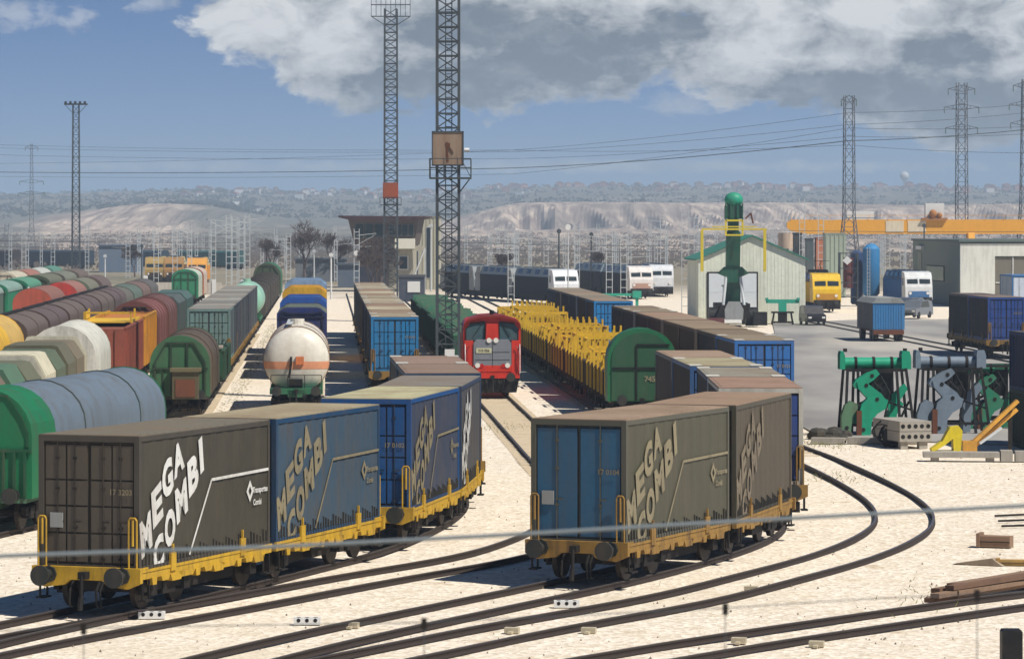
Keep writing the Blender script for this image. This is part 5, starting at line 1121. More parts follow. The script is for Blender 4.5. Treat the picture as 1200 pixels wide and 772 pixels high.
s = 12.4; m2 = thing('floodlight_mast', 'lattice mast with a small orange box and a wide lamp frame, by the control tower', 'mast', (SX(458, s), YS(s), 0))
lattice(m2, 0, 29.5, 1.25, 1.15, 40, .14, .07, M_mast); MB().box(-.72, .72, -.9, -.6, 11.6, 13.1).box(-.6, .6, -.93, -.89, 11.75, 12.95).build('box', paint('box_orange', (156, 76, 48), .7, .4), m2)
b = MB().box(-1.0, 1.0, -.9, .9, 10.95, 11.03); [b.bar((x, -.9, 11), (x, -.9, 11.7), .05) for x in (-1, -.3, .3, 1)]; b.bar((-1, -.9, 11.7), (1, -.9, 11.7), .05).build('platform', M_mast, m2)
b = MB().bar((-1.85, 0, 28.8), (1.85, 0, 28.8), .09).bar((-1.85, 0, 29.9), (1.85, 0, 29.9), .09).bar((-1.85, 0, 28.8), (-.6, 0, 28.0), .07).bar((1.85, 0, 28.8), (.6, 0, 28.0), .07)
for i in range(9): b.bar((-1.85+i*.46, 0, 28.8), (-1.85+i*.46, 0, 30.8), .05)
b.build('lamp_frame', M_mast, m2)
def flood(label, px, s, h, w=1.4):
    o = thing('floodlight_mast', label, 'mast', (SX(px, s), YS(s), 0)); lattice(o, 0, h, w, w*.75, int(h/1.3), .14, .08, M_mast)
    b = MB().box(-2.0, 2.0, -1, 1, h, h+.25).bar((-1.9, 0, h), (-.6, 0, h-1.4), .09).bar((1.9, 0, h), (.6, 0, h-1.4), .09); b.build('lamp_frame', M_mast, o)
    for i in range(5): MB().box(-1.9+i*.85, -1.5+i*.85, -1.15, -.85, h+.25, h+.6).build('lamp', M_dark, o)
flood('slim lattice floodlight mast with a flat lamp tray at the upper left', 89, 6.6, 30.5)
M_pyl = plain('pylon_galvanised', (98, 104, 112), .6, .1)
def pylon(label, px, s, h, w0, waist, arms, split=False, mat=None, lr=.12, br=.07):
    o = thing('pylon', label, 'pylon', (SX(px, s), YS(s), 0), R(8)); mat = mat or M_pyl
    hw = h*waist; lattice(o, 0, hw, w0, w0*.42, 7, lr, br, mat); lattice(o, hw, h, w0*.42, w0*.36 if split else .5, int((h-hw)/1.6), lr*.85, br*.9, mat, legname='upper_leg')
    for z, L in arms:
        b = MB(); t = z*h
        for q in (-1, 1): b.bar((0, 0, t+.5), (q*L, 0, t), .09).bar((0, 0, t-.4), (q*L, 0, t), .09).bar((q*L*.5, 0, t+.25), (q*L*.5, 0, t-.2), .06)
        b.build('cross_arm', mat, o)
        for q in (-1, 1): MB().cyl((q*L, 0, t-.9), (q*L, 0, t), .09, n=6).build('insulator', plain('insulator_glass', (120, 140, 140), .3), o)
    return o
pylon('grey lattice pylon standing in front of the orange crane beam', 995, 9.0, 26.0, 3.2, .40, [(.98, 1.0)], split=True)
pylon('tall lattice pylon with short cross arms rising behind the crane trolley', 1127, 8.0, 30.0, 3.6, .3, [(.97, 2.0), (.88, 2.6), (.78, 2.4)], split=True)
pylon('pylon cut off by the right edge of the photo', 1200, 8.0, 30.5, 2.4, .4, [(.97, 1.6), (.88, 2.2), (.79, 2.0)])
pylon('faint small pylon at the far upper left', 37, 4.6, 30, 2.6, .3, [(.97, 1.6), (.68, 3.0), (.58, 3.4)])
def wire(name, label, pts, r, mat=None, group=None, n=14, sag=0):
    P = []
    for a, b in zip(pts[:-1], pts[1:]):
        for i in range(n): t = i/n; P.append((a[0]+(b[0]-a[0])*t, a[1]+(b[1]-a[1])*t, a[2]+(b[2]-a[2])*t-sag*4*t*(1-t)))
    P.append(pts[-1]); o = MB().tube(P, r, 5).build(name, mat or M_mast); return tag(o, label, 'wire', group)
def W3(px, py, s): return (SX(px, s), YS(s), H+(265-py)/s)
wr = M_mast
wire('power_line', 'darkest power line crossing the sky above the hills', [W3(-60, 201, 6.0), W3(600, 197, 7), W3(995, 165, 9), W3(1300, 140, 9)], .055, wr, sag=.5)
for k, (a, b, c, d) in enumerate([(172, 178, 146, 120), (180, 186, 160, 150), (206, 204, 150, 142), (168, 176, 132, 112), (192, 176, 170, 178)]):
    wire('power_line', ['faint topmost power line left', 'second faint power line over the yard', 'lower faint power line over the left yard', 'faint high power line reaching the right pylons', 'faint power line low behind the crane pylon'][k], [W3(-60, a, 5.5), W3(600, b, 6.5), W3(995, c, 8.9), W3(1300, d, 9)], .026, wr, sag=.5)
def cat_mast(px, s, ytop, label, arm=1, group='pale ladder shaped catenary masts', w=.34, mat=None, board=False):
    o = thing('catenary_mast', label, 'catenary mast', (SX(px, s), YS(s), 0), R(3)); h = H+(265-ytop)/s; mat = mat or M_galv; r = max(.05, .55/s)
    for x in (-w, w): MB().bar((x, 0, 0), (x, 0, h), r*1.3, .12).build('leg', mat, o)
    b = MB(); n = max(5, int(h/.85))
    for i in range(n): b.bar((-w, 0, h*(i+.5)/n), (w, 0, h*(i+.5)/n), r*1.7, r*1.2)
    b.build('batten', mat, o)
    if arm:
        a = MB().bar((0, 0, h-.9), (arm*2.6, 0, h-.6), .06).bar((0, 0, h-2.2), (arm*2.5, 0, h-.8), .05).bar((arm*.4, 0, h-2.4), (arm*2.7, 0, h-2.3), .05); a.build('cantilever', mat, o)
    if board: MB().cyl((0, -.2, h*.62), (0, -.15, h*.62), .4, n=14).build('round_board', M_white, o)
    return o
masts = [(599, 10.5, 272, 'pale ladder mast in front of the navy locomotive'), (676, 9.0, 262, 'pale ladder mast between the two white noses'), (714, 10.4, 270, 'ladder mast over the dark coach, left of two'), (731, 10.6, 276, 'ladder mast over the dark coach, right of two'), (777, 8.8, 252, 'ladder mast behind the white locomotives'), (803, 12.2, 246, 'close pale ladder mast just left of the pale shed'),
    (113+70, 7.9, 266, 'ladder mast in front of the leftmost tan engine'), (205, 7.9, 268, 'ladder mast between the two tan engines'), (222, 8.0, 262, 'ladder mast just left of the orange engine'), (250, 8.2, 258, 'ladder mast right of the orange engine'), (268, 8.6, 252, 'leftmost mast of the dense pale cluster'), (275, 8.4, 254, 'second mast of the dense pale cluster'), (283, 8.8, 256, 'third mast of the dense pale cluster'), (290, 8.2, 250, 'rightmost mast of the dense pale cluster'),
    (338, 8.0, 274, 'ladder mast beside the green hood at the end of the hoppers'), (418, 8.8, 268, 'ladder mast with a round board left of the control tower'), (8, 6.5, 262, 'ladder mast at the extreme left'), (62, 6.2, 270, 'ladder mast before the slate wagons far left'), (150, 6.8, 274, 'ladder mast by the long blue grey shed'), (640, 7.4, 275, 'thin ladder mast behind the navy locomotives'), (816, 7.2, 262, 'far mast behind the roof of the pale shed'), (1058, 7.8, 262, 'far mast below the crane beam, left of the workshop'), (574, 7.0, 270, 'thin mast behind the second navy locomotive'), (28, 7.0, 268, 'second ladder mast from the left edge'), (102, 6.0, 262, 'ladder mast just right of the slim floodlight mast'), (1040, 8.2, 268, 'mast beside the blue locomotive with the white front'), (940, 9.0, 232, 'tall thin mast before the left end of the crane beam'), (962, 9.2, 236, 'second tall thin mast before the left end of the crane beam')]
for k, (px, s, yt, lab) in enumerate(masts): cat_mast(px, s, yt, lab, arm=(1 if k % 2 else -1), board=(px == 418))
for k, (px, s, yt, c, lab) in enumerate([(123, 7, 298, M_white, 'short white pole beside the blue grey shed'), (388, 9.5, 296, M_white, 'white pole behind the tan roofed container row'), (655, 10, 268, M_mast, 'dark pole left of the white nosed locomotive'), (505, 8.5, 262, M_galv, 'grey pole behind the tall mast'), (693, 9, 272, M_mast, 'dark signal pole above the dark coach'), (166, 7, 286, M_mast, 'dark pole left of the tan engines'), (1083, 8.6, 262, M_mast, 'dark pole by the corner of the workshop'), (368, 8.2, 292, M_galv, 'thin pole among the bare trees')]):
    h = H+(265-yt)/s; o = thing('pole', lab, 'pole', (SX(px, s), YS(s), 0)); MB().cyl((0, 0, 0), (0, 0, h), .13, .09, n=8).build('shaft', c, o); MB().box(-.25, .25, -.15, .15, h-.5, h-.1).build('head', c, o)
o = thing('signal', 'white oval signal board on a thin post above the navy locomotive', 'signal', (SX(662, 10), YS(10.6), 0)); MB().cyl((0, 0, 0), (0, 0, 8.3), .07, n=8).build('post', M_galv, o)
MB().lathe([(.02, -.04), (.32, -.04), (.32, .04), (.02, .04)], 20, 'y').xf((0, -.1, 8.9)).build('board', M_white, o)
rm = random.Random(12)
for k in range(75):
    px = rm.choice([rm.uniform(-5, 400), rm.uniform(540, 830), rm.uniform(830, 1210)]); s = rm.uniform(5.2, 7.4); yt = rm.uniform(262, 284)
    h = H+(265-yt)/s; o = thing('thin_mast', 'thin pale mast in the far hazy yard', 'mast', (SX(px, s), YS(s), 0), 0, 'thin pale masts far beyond the wagons')
    for x in (-.22, .22): MB().bar((x, 0, 0), (x, 0, h), .13).build('leg', M_galv, o)
    b = MB(); [b.bar((-.22, 0, z*1.1+.5), (.22, 0, z*1.1+.5), .16) for z in range(int(h/1.1))]; b.bar((-.4, 0, h-.8), (rm.choice((-2.6, 2.6)), 0, h-.5), .07); b.build('bracing', M_galv, o)
# catenary strung along the yard between masts
for k, (a, b, yo, lab) in enumerate([((540, 12), (820, 10.5), 284, 'wire over the navy locomotives, upper'), ((540, 12), (820, 10.5), 291, 'wire over the navy locomotives, lower'), ((-40, 7.2), (300, 8.0), 281, 'wire over the left wagons, upper'), ((-40, 7.2), (300, 8.0), 288, 'wire over the left wagons, lower'), ((820, 9.6), (1240, 9.8), 268, 'wire passing under the crane beam')]):
    wire('overhead_wire', 'faint '+lab, [W3(a[0], yo, a[1]), W3(b[0], yo+3, b[1])], .03, wr, sag=.2)
# the contact and messenger wires close to the footbridge
near = plain('worn_copper_grey', (120, 130, 134), .5)
def near_wire(nm, lab, D, pts, r, mt):
    P = []; sc = 4200/D
    for i in range(41):
        x = -80+i*(1360/40); y = None
        for (x0, y0), (x1, y1) in zip(pts[:-1], pts[1:]):
            if x0 <= x <= x1: t = (x-x0)/(x1-x0); y = y0+(y1-y0)*t
        P.append(((x-600)/sc, D, H-(y-265)/sc))
    P = [P[0]]+[tuple((P[i-1][k]+2*P[i][k]+P[i+1][k])/4 for k in range(3)) for i in range(1, 40)]+[P[-1]]
    return tag(MB().tube(P, r, 8).build(nm, mt), lab, 'wire')
near_wire('overhead_wire', 'thick pale wire blurred close to the camera, crossing both lettered trains', 14.0, [(-80, 655), (0, 651), (330, 640), (600, 626), (800, 614), (1000, 603), (1280, 588)], .0078, near)
o = near_wire('overhead_wire', 'thinner blurred wire low in the foreground with hanging droppers', 16.0, [(-80, 741), (100, 735), (497, 729), (850, 712), (1018, 701), (1280, 690)], .0022, M_mast)
for k, (px, py) in enumerate([(98, 735), (497, 729), (850, 712), (1145, 696)]):
    sc = 4200/16; x = (px-600)/sc; z = H-(py-265)/sc; d = thing('wire_dropper', ['leftmost thin dropper hanging from the low foreground wire', 'dropper hanging from the low foreground wire left of centre', 'dropper hanging from the low foreground wire right of centre', 'rightmost thin dropper hanging over the corner track'][k], 'dropper', (x, 16.0, z))
    MB().cyl((0, 0, 0), (0, 0, -.5), .0022, n=6).build('rod', M_mast, d); MB().box(-.012, .012, -.008, .008, -.03, .02).build('clamp', M_dark, d)
# ------------------------------------------------------------------ black post, lower right
p = (SX(1185, 60), YS(60), 0); o = thing('marker_post', 'short black square post at the lower right corner', 'post', p); MB().prism([(-.2, 0), (-.2, 1.1), (-.17, 1.14), (.17, 1.14), (.2, 1.1), (.2, 0)], -.18, .18).build('shaft', M_black, o); MB().box(-.24, .24, -.22, .22, -.05, .05).build('foot', M_dark, o)
# ------------------------------------------------------------------ grab units parked on the gravel
def grab(label, px, s, mt, scl=1.0, full=True):
    o = thing('grab_unit', label, 'container grab', (SX(px, s), YS(s), .0), R(3)); X = lambda a: (a-1025)/27.0; Z = lambda b: (510-b)/27.0
    def poly(pts, y0, y1, name, mat, par=None): return MB().prism([(X(a)*scl, Z(b)*scl) for a, b in pts], y0, y1).build(name, mat, par or o)
    b = MB().cyl((X(986)*scl, 0, Z(426)*scl), (X(1060)*scl, 0, Z(426)*scl), .24*scl, n=16); b.sm = True; beam = b.build('beam', mt, o)
    for a, c in ((983, 989), (1055, 1066)): poly([(a, 433), (a, 416), (a+1, 412), (c-2, 412), (c, 418), (c, 433)], -.4, .35, 'beam_end', mt, beam)
    MB().box(X(988), X(992), -.2, .0, Z(413), Z(409)).box(X(1058), X(1062), -.2, .0, Z(413), Z(409)).build('lug', M_dark, beam)
    for xa, xb in ((992, 987), (1004, 1003), (1049, 1052), (1060, 1069)):
        for y, y2 in ((-.35, -.8), (.9, 1.2)): MB().bar((X(xa)*scl, y, Z(432)*scl), (X(xb)*scl, y2, 0), .11).build('stand_leg', M_black, o)
    b = MB().bar((X(992), -.35, Z(434)), (X(1060), -.35, Z(434)), .12).bar((X(992), .9, Z(434)), (X(1060), .9, Z(434)), .12).bar((X(988), -.7, Z(497)), (X(1067), -.7, Z(497)), .12).bar((X(1036), -.5, Z(470)), (X(1066), -.6, Z(480)), .08).bar((X(1050), -.6, Z(495)), (X(1063), -.5, Z(470)), .08).bar((X(1003), 1, Z(497)), (X(1067), 1, Z(497)), .12)
    b.bar((X(990), -.5, Z(478)), (X(1012), -.5, Z(470)), .1).box(X(1028), X(1044), -.2, .5, Z(470), Z(436)); b.build('stand_frame', M_black, o)
    poly([(997, 450), (1000, 445), (1013, 437), (1024, 433), (1028, 438), (1022, 444), (1006, 455), (1000, 455)], -.75, -.2, 'upper_link', mt)
    poly([(1001, 447), (1010, 446), (1030, 461), (1036, 470), (1030, 474), (1016, 469), (1003, 455)], -.8, -.25, 'middle_link', mt)
    poly([(1001, 513), (1002, 488), (1006, 473), (1013, 466), (1026, 463), (1037, 468), (1034, 478), (1024, 484), (1018, 492), (1016, 511), (1010, 514)], -.95, -.45, 'claw', mt)
    poly([(1001, 500), (1004, 480), (1016, 470), (1030, 468), (1022, 486), (1014, 500)], .5, .9, 'rear_claw', mt)
    poly([(1040, 512), (1040, 488), (1046, 474), (1054, 468), (1060, 474), (1052, 486), (1050, 512)], .2, .7, 'rear_claw', mt)
    poly([(983, 513), (983, 486), (987, 474), (994, 469), (1001, 472), (1002, 478), (996, 486), (993, 513)], -.85, -.4, 'claw', paint('claw_pale', (96, 140, 104), .6, .5) if mt is tq2 else mt)  # on the teal unit this claw takes a paler green
    poly([(1038, 470), (1046, 462), (1060, 450), (1064, 456), (1050, 476), (1042, 482)], .0, .2, 'rear_link', mt)
    for a, c, yy in ((1012, 451, -.82), (1024, 467, -.97), (1019, 440, -.77), (1008, 502, -.97), (989, 500, -.87), (1030, 470, -.82)):
        MB().cyl((X(a)*scl, yy, Z(c)*scl), (X(a)*scl, yy+.12, Z(c)*scl), .085, n=12).build('pivot_pin', M_dark, o)
    MB().box(X(1000)*scl, X(1006)*scl, -.99, -.94, Z(512)*scl, Z(480)*scl).build('wear_plate', M_rust, o)
    for a in (1001, 1022, 1043): MB().cyl((X(a)*scl, 0, Z(426)*scl), (X(a+3)*scl, 0, Z(426)*scl), .27*scl, n=16).build('beam_collar', M_dark, beam)
    MB().box(X(1010)*scl, X(1040)*scl, -.12, .3, Z(441)*scl, Z(433)*scl).box(X(1016)*scl, X(1026)*scl, -.25, .2, Z(462)*scl, Z(440)*scl).build('slew_bracket', M_dark, o)
    MB().cyl((X(1014), -.6, Z(440)), (X(1032), -.5, Z(458)), .05, n=8).cyl((X(1020), -.5, Z(470)), (X(1036), -.4, Z(448)), .06, n=8).tube([(X(1030), -.4, Z(440)), (X(1040), -.6, Z(460)), (X(1034), -.6, Z(488)), (X(1042), -.5, Z(500))], .04).build('hydraulic_hose', M_black, o)
    return o
tq2 = paint('grab_teal', (24, 160, 120), .5, .3, (40, 90, 70)); gg2 = paint('grab_grey', (122, 136, 148), .5, .3, (84, 90, 94))
grab('teal green grab unit on a black trestle stand, left of the grey one', 1025, 27.2, tq2); grab('grey grab unit on a black trestle stand, right of the green one', 1113, 27.0, gg2)
grab('second green grab unit, half hidden between the grey one and the tall boxes', 1162, 26.4, paint('grab_dark_green', (30, 128, 94), .5, .35), scl=.86)
# stacked boxes at the right edge
p = (21.95, YS(29.0), 0); a = container('dark green container at the bottom of the stack at the right edge', p, R(4), (24, 50, 40), (60, 62, 60), (26, 52, 44), L=6, plates=False, Ht=2.3, door='tall', detail=False)
container('dark blue container on top of the stack at the right edge', (p[0], p[1], 2.32), R(4), (24, 38, 78), (70, 72, 80), (26, 42, 92), L=6, plates=False, Ht=2.35, door='tall', detail=False)
def G3(px, py, z=0): q = G(px, py); return (q[0], q[1], z)
o = thing('hollow_slab', 'stack of hollow concrete slabs with round holes beside the green grab', 'concrete slab', G3(1073, 526), R(14))
for k in range(2):
    b = MB(); z0 = .3+k*.42; b.box(-.68, .68, 0, 3.2, z0, z0+.4); sl = b.build('slab', M_conc, o); h_ = MB()
    for i in range(5): h_.cyl((-.54+i*.27, -.004, z0+.2), (-.54+i*.27, .2, z0+.2), .09, n=14)
    h_.build('hole_shade', M_black, sl)  # black discs stand in for the shade inside the round holes
MB().box(-.6, -.3, .1, .4, 0, .3).box(.2, .55, .1, .4, 0, .3).box(-.2, .1, 2.5, 2.8, 0, .3).build('bearer', M_conc, o)
def lump(name, label, cat, px, py, s_, mat, n=9, seed=1, w=(1, .6, .5)):
    rnd = random.Random(seed); o = thing(name, label, cat, G3(px, py)); b = MB()
    for i in range(n):
        b.sphere((rnd.uniform(-.5, .5)*w[0], rnd.uniform(-.4, .4)*w[1], rnd.uniform(0, .3)*w[2]), rnd.uniform(.18, .4)*s_, 7, 5, (1.2, 1, .8))
    b.build('heap', mat, o); return o
o = lump('cable_heap', 'dark heap left of the green grab unit', 'heap', 968, 513, 1.0, paint('dark_heap', (58, 58, 54), .95, .4), 12, 3, (1.8, 1.2, .8))
o = thing('hose_coil', 'tangle of black hoses and a tyre left of the hollow slabs', 'hoses', G3(1038, 523)); b = MB()
rnd = random.Random(5)
for k in range(7):
    c0 = (rnd.uniform(-.3, .3), rnd.uniform(-.3, .3), rnd.uniform(.2, .6)); rr = rnd.uniform(.3, .55); tl = rnd.uniform(-.8, .8)
    b.tube([(c0[0]+rr*math.cos(t*.5), c0[1]+rr*math.sin(t*.5)*math.sin(tl), c0[2]+rr*math.sin(t*.5)*math.cos(tl)*.9+.1) for t in range(14)], .035, 5)
b.build('hose', M_black, o); t_ = MB().lathe([(.22, -.12), (.40, -.12), (.44, 0), (.40, .12), (.22, .12)], 20, 'y', (.25, -.3, .42)); t_.sm = True; t_.build('tyre', M_black, o)
o = thing('concrete_kerb', 'low concrete kerb blocks before the green grab unit', 'kerb', G3(985, 519), R(-12)); 
for k in range(3): MB().box(-1.2+k*1.5, .2+k*1.5, -.3, .3, 0, .22+.04*k).build('block', M_conc, o)
o = thing('concrete_slab', 'long flat concrete slab in front of the yellow claw', 'concrete slab', G3(1140, 540), R(-4)); MB().box(-1.9, 1.0, -.4, .4, .15, .35).build('slab', M_conc, o)
b = MB().box(1.05, 1.5, -.35, .4, 0, .42).box(1.6, 2.1, -.35, .3, 0, .4).box(-1.6, -1.3, -.3, .3, 0, .15).box(.5, .8, -.3, .3, 0, .15); b.build('block', M_conc, o)
MB().box(2.1, 2.8, -.3, .5, 0, .38).build('rusty_block', M_rust, o)
cy = paint('claw_yellow', (228, 206, 40), .5, .25)
o = thing('loader_claw', 'bright yellow bent claw on the ground between the slabs and the dark boxes', 'claw', G3(1112, 531), R(5)); b = MB().prism([(-.75, .2), (-.3, .5), (.0, 1.05), (.35, 1.1), (.5, .9), (.42, .05), (.15, .0), (.12, .6), (-.2, .35), (-.7, .05)], -.25, .2); b.build('claw', cy, o); MB().box(-.6, .25, -.35, .3, 0, .12).build('foot_plate', paint('pale_claw_plate', (196, 190, 150), .6), o)
o = thing('boom_bars', 'slanting orange yellow boom bars leaning beside the tall boxes', 'boom', G3(1150, 534), R(0)); oy2 = paint('boom_orange', (224, 164, 60), .5, .35)
for k, dz in enumerate((0, .22)): MB().bar((-.45, -.2+k*.3, .45-dz), (1.45, .2+k*.3, 2.15-dz*1.6), .2, .14).build('bar', oy2, o)
MB().box(-.75, -.2, -.3, .2, .2, .6).build('joint', oy2, o); MB().bar((-.1, -.25, .5), (.8, .1, 1.1), .09).build('cylinder', M_galv, o); MB().bar((-.3, .4, 0), (-.3, .4, .6), .15).build('prop', M_dark, o); MB().bar((1.2, .5, 0), (1.2, .5, 1.9), .15).build('prop', M_dark, o)
# a person-sized heap of machinery at the blue container's buffers is the wagon's own end gear; loose things on the gravel
o = thing('timber_pile', 'pile of long weathered brown planks at the right edge above the corner rails', 'timber', G3(1140, 700), math.atan2(*(lambda a, b: (b[1]-a[1], b[0]-a[0]))(G(1062, 706), G(1240, 676)))); tm = [paint('timber_a', (120, 92, 72), .9, .4, (80, 62, 50)), paint('timber_b', (146, 118, 94), .9, .4, (100, 82, 66))]
rnd = random.Random(11)
for k in range(9): 
    y = rnd.uniform(-.35, .35); z = .12+.13*(k // 3); x0 = -2.2+rnd.uniform(-.6, .5)+.5*(k//3); b = MB().bar((x0, y, z), (4.6, y+rnd.uniform(-.15, .15), z+rnd.uniform(-.02, .03)), .24, .11); b.build('plank', tm[k % 2], o)
for k, (px, py, w, d, h_, rz, c, lab) in enumerate([(1168, 640, .85, .5, .30, -20, tm[1], 'brown wooden crate lying on the gravel at the right'), (1148, 661, .7, .4, .12, -28, paint('dusty_board', (168, 150, 126), .9), 'dusty three cornered board on the gravel at the right'), (1192, 662, .9, .25, .15, -8, paint('yellow_plank', (190, 152, 84), .8), 'yellowish plank end at the right edge')]):
    o = thing('wooden_crate' if k == 0 else 'board', lab, 'debris', G3(px, py), R(rz))
    if k == 1: MB().prism([(-w, 0), (w*.6, h_*1.6), (w, 0)], -d/2, d/2).build('board', c, o)
    else: MB().box(-w/2, w/2, -d/2, d/2, 0, h_).box(-w/2-.1, -w/2, -d/2-.05, d/2+.05, 0, h_*1.25).build('box', c, o); MB().box(-w/2, w/2, -d/2-.02, -d/2, h_*.45, h_*.52).build('seam', M_dark, o)
for k in range(3): tag(MB().bar((0, 0, .05), (3.5, 1.6-k*.3, .07), .06).build('steel_rod', M_dark, None, (*G(1166+4*k, 606+k*6), 0)), ['upper thin steel rod lying at the right edge', 'middle thin steel rod lying at the right edge', 'lower thin steel rod lying at the right edge'][k], 'rod', 'thin rods on the gravel at the right')
for k, (px, py, lab) in enumerate([(178, 724, 'white block with three black dots beside the left lettered train'), (360, 731, 'white block with three black dots between two tracks, left of centre'), (664, 711, 'white block with three black dots in front of the teal doored container')]):
    o = thing('marker_block', lab, 'marker block', G3(px, py), R(0)); MB().box(-.3, .3, -.12, .12, 0, .16).build('block', M_white, o); d = MB(); [d.cyl((x, -.125, .1), (x, -.115, .1), .045, n=10) for x in (-.19, 0, .19)]; [d.cyl((x, -.03, .158), (x, -.03, .164), .05, n=10) for x in (-.19, 0, .19)]; d.build('dot', M_black, o)
jb = paint('joint_box_cream', (196, 184, 156), .8)
for k, (px, py) in enumerate([(412, 735), (600, 741), (690, 741), (866, 753), (957, 757), (880, 692)]):
    o = thing('joint_box', ['cream joint box by the lower left rails', 'cream joint box between rails at the bottom centre', 'cream joint box by the third rail pair, bottom centre', 'cream joint box on the corner track, left of two', 'cream joint box on the corner track, right of two', 'small olive joint box beside the outer bend'][k], 'joint box', G3(px, py), R(-12)); MB().box(-.16, .16, -.1, .1, 0, .12).box(-.05, .05, -.3, .3, 0, .05).build('box', jb, o)
rnd = random.Random(4); st = MB()
for i in range(800):
    Y = 72+rnd.random()**1.6*90; x = rnd.uniform(-.16, .16)*Y; r_ = rnd.uniform(.015, .045); a = rnd.random()*6
    z = -.02; vs = [(x+r_*math.cos(a+t*2.1), Y+r_*math.sin(a+t*2.1), z) for t in range(3)]+[(x, Y, z+r_*1.4)]; st.add(vs, [(0, 1, 3), (1, 2, 3), (2, 0, 3)])
tag(st.build('loose_stones', paint('stone_grey', (150, 138, 120), .95, .4)), 'loose stones scattered over the pale gravel', 'stones', kind='stuff')
wd = MB()
for i in range(1300):
    Y = rnd.uniform(128, 330); e = -1.4-2.5-.052*Y-.9+rnd.gauss(0, .28); hh = rnd.uniform(.01, .04)
    for k in range(3): a = rnd.random()*6; wd.add([(e, Y, 0), (e+.04, Y, 0), (e+.1*math.cos(a), Y+.2*math.sin(a), hh)], [(0, 1, 2)])
for px, py, n_ in ((980, 560, 60), (960, 520, 160), (1010, 518, 60), (1090, 700, 40), (590, 500, 80)):
    c0 = G(px, py)
    for i in range(n_): a = rnd.random()*6; x, Y = c0[0]+rnd.gauss(0, .7), c0[1]+rnd.gauss(0, 2); wd.add([(x, Y, 0), (x+.03, Y, 0), (x+.12*math.cos(a), Y+.12*math.sin(a), rnd.uniform(.05, .16))], [(0, 1, 2)])
tag(wd.build('weeds', paint('weed_green', (124, 122, 70), .9, .3)), 'dry weeds along the sandy service path', 'weeds', kind='stuff')
# ------------------------------------------------------------------ bare trees
bark = paint('bare_bark', (104, 92, 88), .9, .3)
def bare_tree(label, px, s, h, seed, spread=1.0):
    rnd = random.Random(seed); o = thing('bare_tree', label, 'tree', (SX(px, s), YS(s), 0)); tr = MB(); cr = MB()
    def br(p, d, L, r, k):
        q = p+d*L; (tr if k < 2 else cr).cyl(p, q, r, r*.62, n=6 if k < 2 else 3, caps=False)
        if k > 5: return
        for i in range(3 if k < 4 else 4):
            nd = (d+Vector((rnd.uniform(-1, 1), rnd.uniform(-1, 1), rnd.uniform(-.25, .7)))*.62*spread).normalized(); br(p+d*L*rnd.uniform(.65, 1.0), nd, L*rnd.uniform(.68, .9), max(r*.55, .03), k+1)
    br(Vector((0, 0, 0)), Vector((rnd.uniform(-.05, .05), 0, 1)), h*.25, h*.028, 0); tr.build('trunk', bark, o); cr.build('crown', bark, o)
bare_tree('wide bare tree left of the control tower', 357, 7.4, 10.5, 3, 1.5); bare_tree('smaller bare tree left of the wide bare one', 316, 7.0, 8.0, 8); bare_tree('bare tree right of the wide bare one, close to the tower', 392, 7.2, 8.5, 21)
bare_tree('thin bare tree in front of the control tower', 446, 9.2, 8.0, 5, .9); bare_tree('slender bare tree at the foot of the control tower', 436, 9.4, 6.6, 14, .8)
bare_tree('bare tree left of the orange engines', 158, 6.6, 6.5, 31); bare_tree('bare tree behind the navy locomotives', 590, 7.4, 5.5, 35); bare_tree('low bare tree behind the navy locomotives, right', 706, 7.2, 6.0, 37)
# scrub belt behind the yard: one uncountable mass
sb = MB(); rnd = random.Random(9)
for i in range(2300):
    D = rnd.uniform(720, 1900); x = rnd.uniform(-.17, .17)*D; w = rnd.uniform(1.0, 6); hh = rnd.uniform(.6, 2.6); z = hill_h(x/D, D) if D > 1050 else 0
    for k in range(14):
        a = rnd.random()*6.3; cx, cy, cz = x+rnd.gauss(0, w*.5), D+rnd.gauss(0, w*.5), z+rnd.uniform(.1, .8)*hh; r_ = rnd.uniform(.2, .5)
        sb.add([(cx-r_, cy, cz-r_*.6), (cx+r_, cy+r_*.4, cz-r_*.5), (cx+r_*.3*math.cos(a), cy, cz+r_)], [(0, 1, 2)])
tag(sb.build('scrub', paint('scrub_olive', (128, 116, 108), .95, .4, (90, 92, 78))), 'belt of bare bushes between the yard and the bluffs', 'scrub', kind='stuff')
# ------------------------------------------------------------------ town along the plateau
rnd = random.Random(77); wallc = [(196, 150, 134), (206, 190, 172), (168, 112, 98), (222, 214, 204), (150, 128, 122), (184, 130, 112)]
def town_house(px, D, w, h, label, group, flat=False, c=None):
    u = (px-600)/4200; x = u*D; z = hill_h(u, D)-1.0; c = c or rnd.choice(wallc)
    o = thing('town_house', label, 'house', (x, D, z), rnd.uniform(-.5, .5), group)
    MB().box(-w/2, w/2, 0, w*.7, 0, h).build('wall', paint('town_%d_%d_%d' % c, c, .9, .1, streak=False, bump=0), o)
    if flat: MB().box(-w/2-.3, w/2+.3, -.3, w*.7+.3, h, h+.5).build('roof', paint('town_grey_roof', (170, 168, 162), .9, .1, streak=False, bump=0), o)
    else: MB().prism([(-w/2-.4, h), (0, h+w*.22), (w/2+.4, h)], -.4, w*.7+.4).build('roof', paint('town_tile_roof', (150, 98, 80), .9, .1, streak=False, bump=0), o)
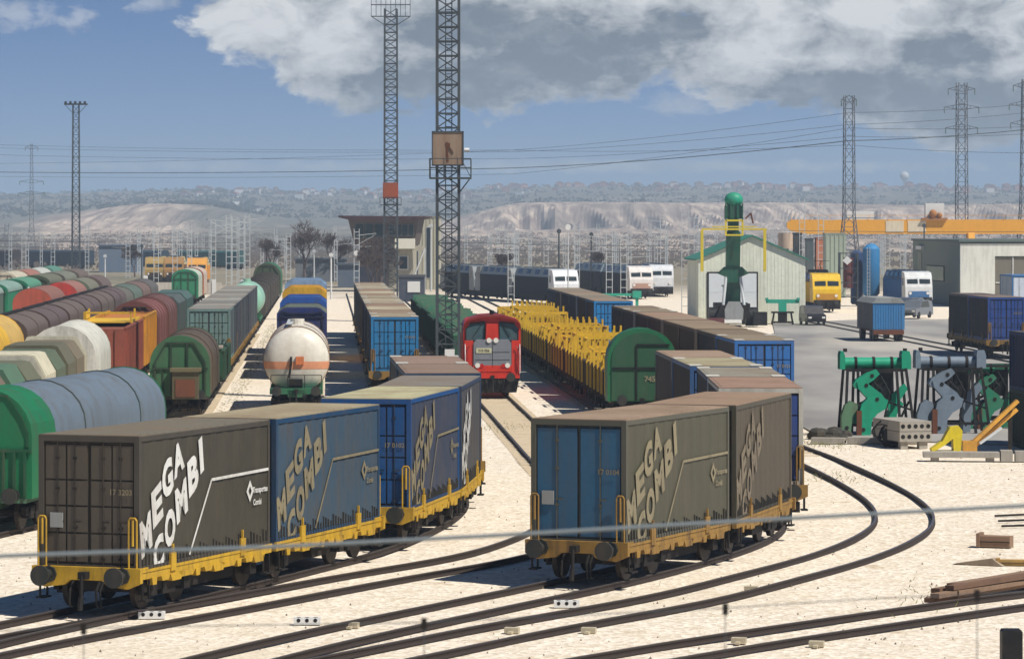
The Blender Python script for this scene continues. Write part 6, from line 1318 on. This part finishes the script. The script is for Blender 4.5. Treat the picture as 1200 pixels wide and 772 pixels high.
for i in range(150):
    px = rnd.uniform(560, 1215); D = rnd.uniform(4700, 5700); town_house(px, D, rnd.uniform(7, 13), rnd.uniform(4, 8.5), 'tiny reddish or pale house in the town along the plateau at the right', 'town houses on the plateau, right')
for i in range(60):
    px = rnd.uniform(215, 560); D = rnd.uniform(4300, 5600); town_house(px, D, rnd.uniform(6, 12), rnd.uniform(4, 8), 'tiny pale house in the town along the plateau at the left', 'town houses on the plateau, left', c=rnd.choice([(224, 222, 218), (206, 196, 186), (170, 140, 130), (232, 230, 228)]))
for px, D, w, h_, lab in [(276, 3900, 9, 6, 'white house on the dark slope, left of two'), (305, 3500, 7, 5, 'white house on the dark slope, right of two'), (350, 4400, 10, 8, 'larger white house at the right of the left hand town'), (608, 4500, 9, 5, 'white house at the foot of the town right of the tall mast'), (964, 5000, 16, 7, 'long white building in the town left of the domed tower'), (745, 3600, 6, 3, 'small white hut on the lip of the bluffs')]:
    town_house(px, D, w, h_, lab, None, True, (236, 236, 234))
u = (1060-600)/4200; z = hill_h(u, 5300); o = thing('domed_tower', 'white ball topped water tower on the skyline right of centre', 'tower', (u*5300, 5300, z-2)); b = MB().lathe([(2.6, 0), (1.8, 4), (1.6, 12), (3.5, 15)], 14, 'z'); b.sm = True; b.build('shaft', M_white, o); b = MB().sphere((0, 0, 21), 7); b.sm = True; b.build('dome', M_white, o)
rnd = random.Random(6); cl = MB()
for i in range(1300):
    px = rnd.choice([rnd.uniform(200, 560), rnd.uniform(540, 1200), rnd.uniform(-30, 300)]); D = rnd.uniform(3150, 5400); u = (px-600)/4200; z = hill_h(u, D); x = u*D; r0 = rnd.uniform(2, 4.5)
    for k in range(6): cx, cz = x+rnd.gauss(0, r0), z+rnd.uniform(.2, 1.1)*r0; a = rnd.random()*3; q = r0*.5; cl.add([(cx-q, D, cz-q*.5), (cx+q, D+a, cz-q*.4), (cx+a-1.5, D, cz+q*.7)], [(0, 1, 2)])
tag(cl.build('far_trees', paint('far_tree_green', (76, 86, 72), .95, .3)), 'dark far off trees on the slopes below the town', 'trees', kind='stuff')
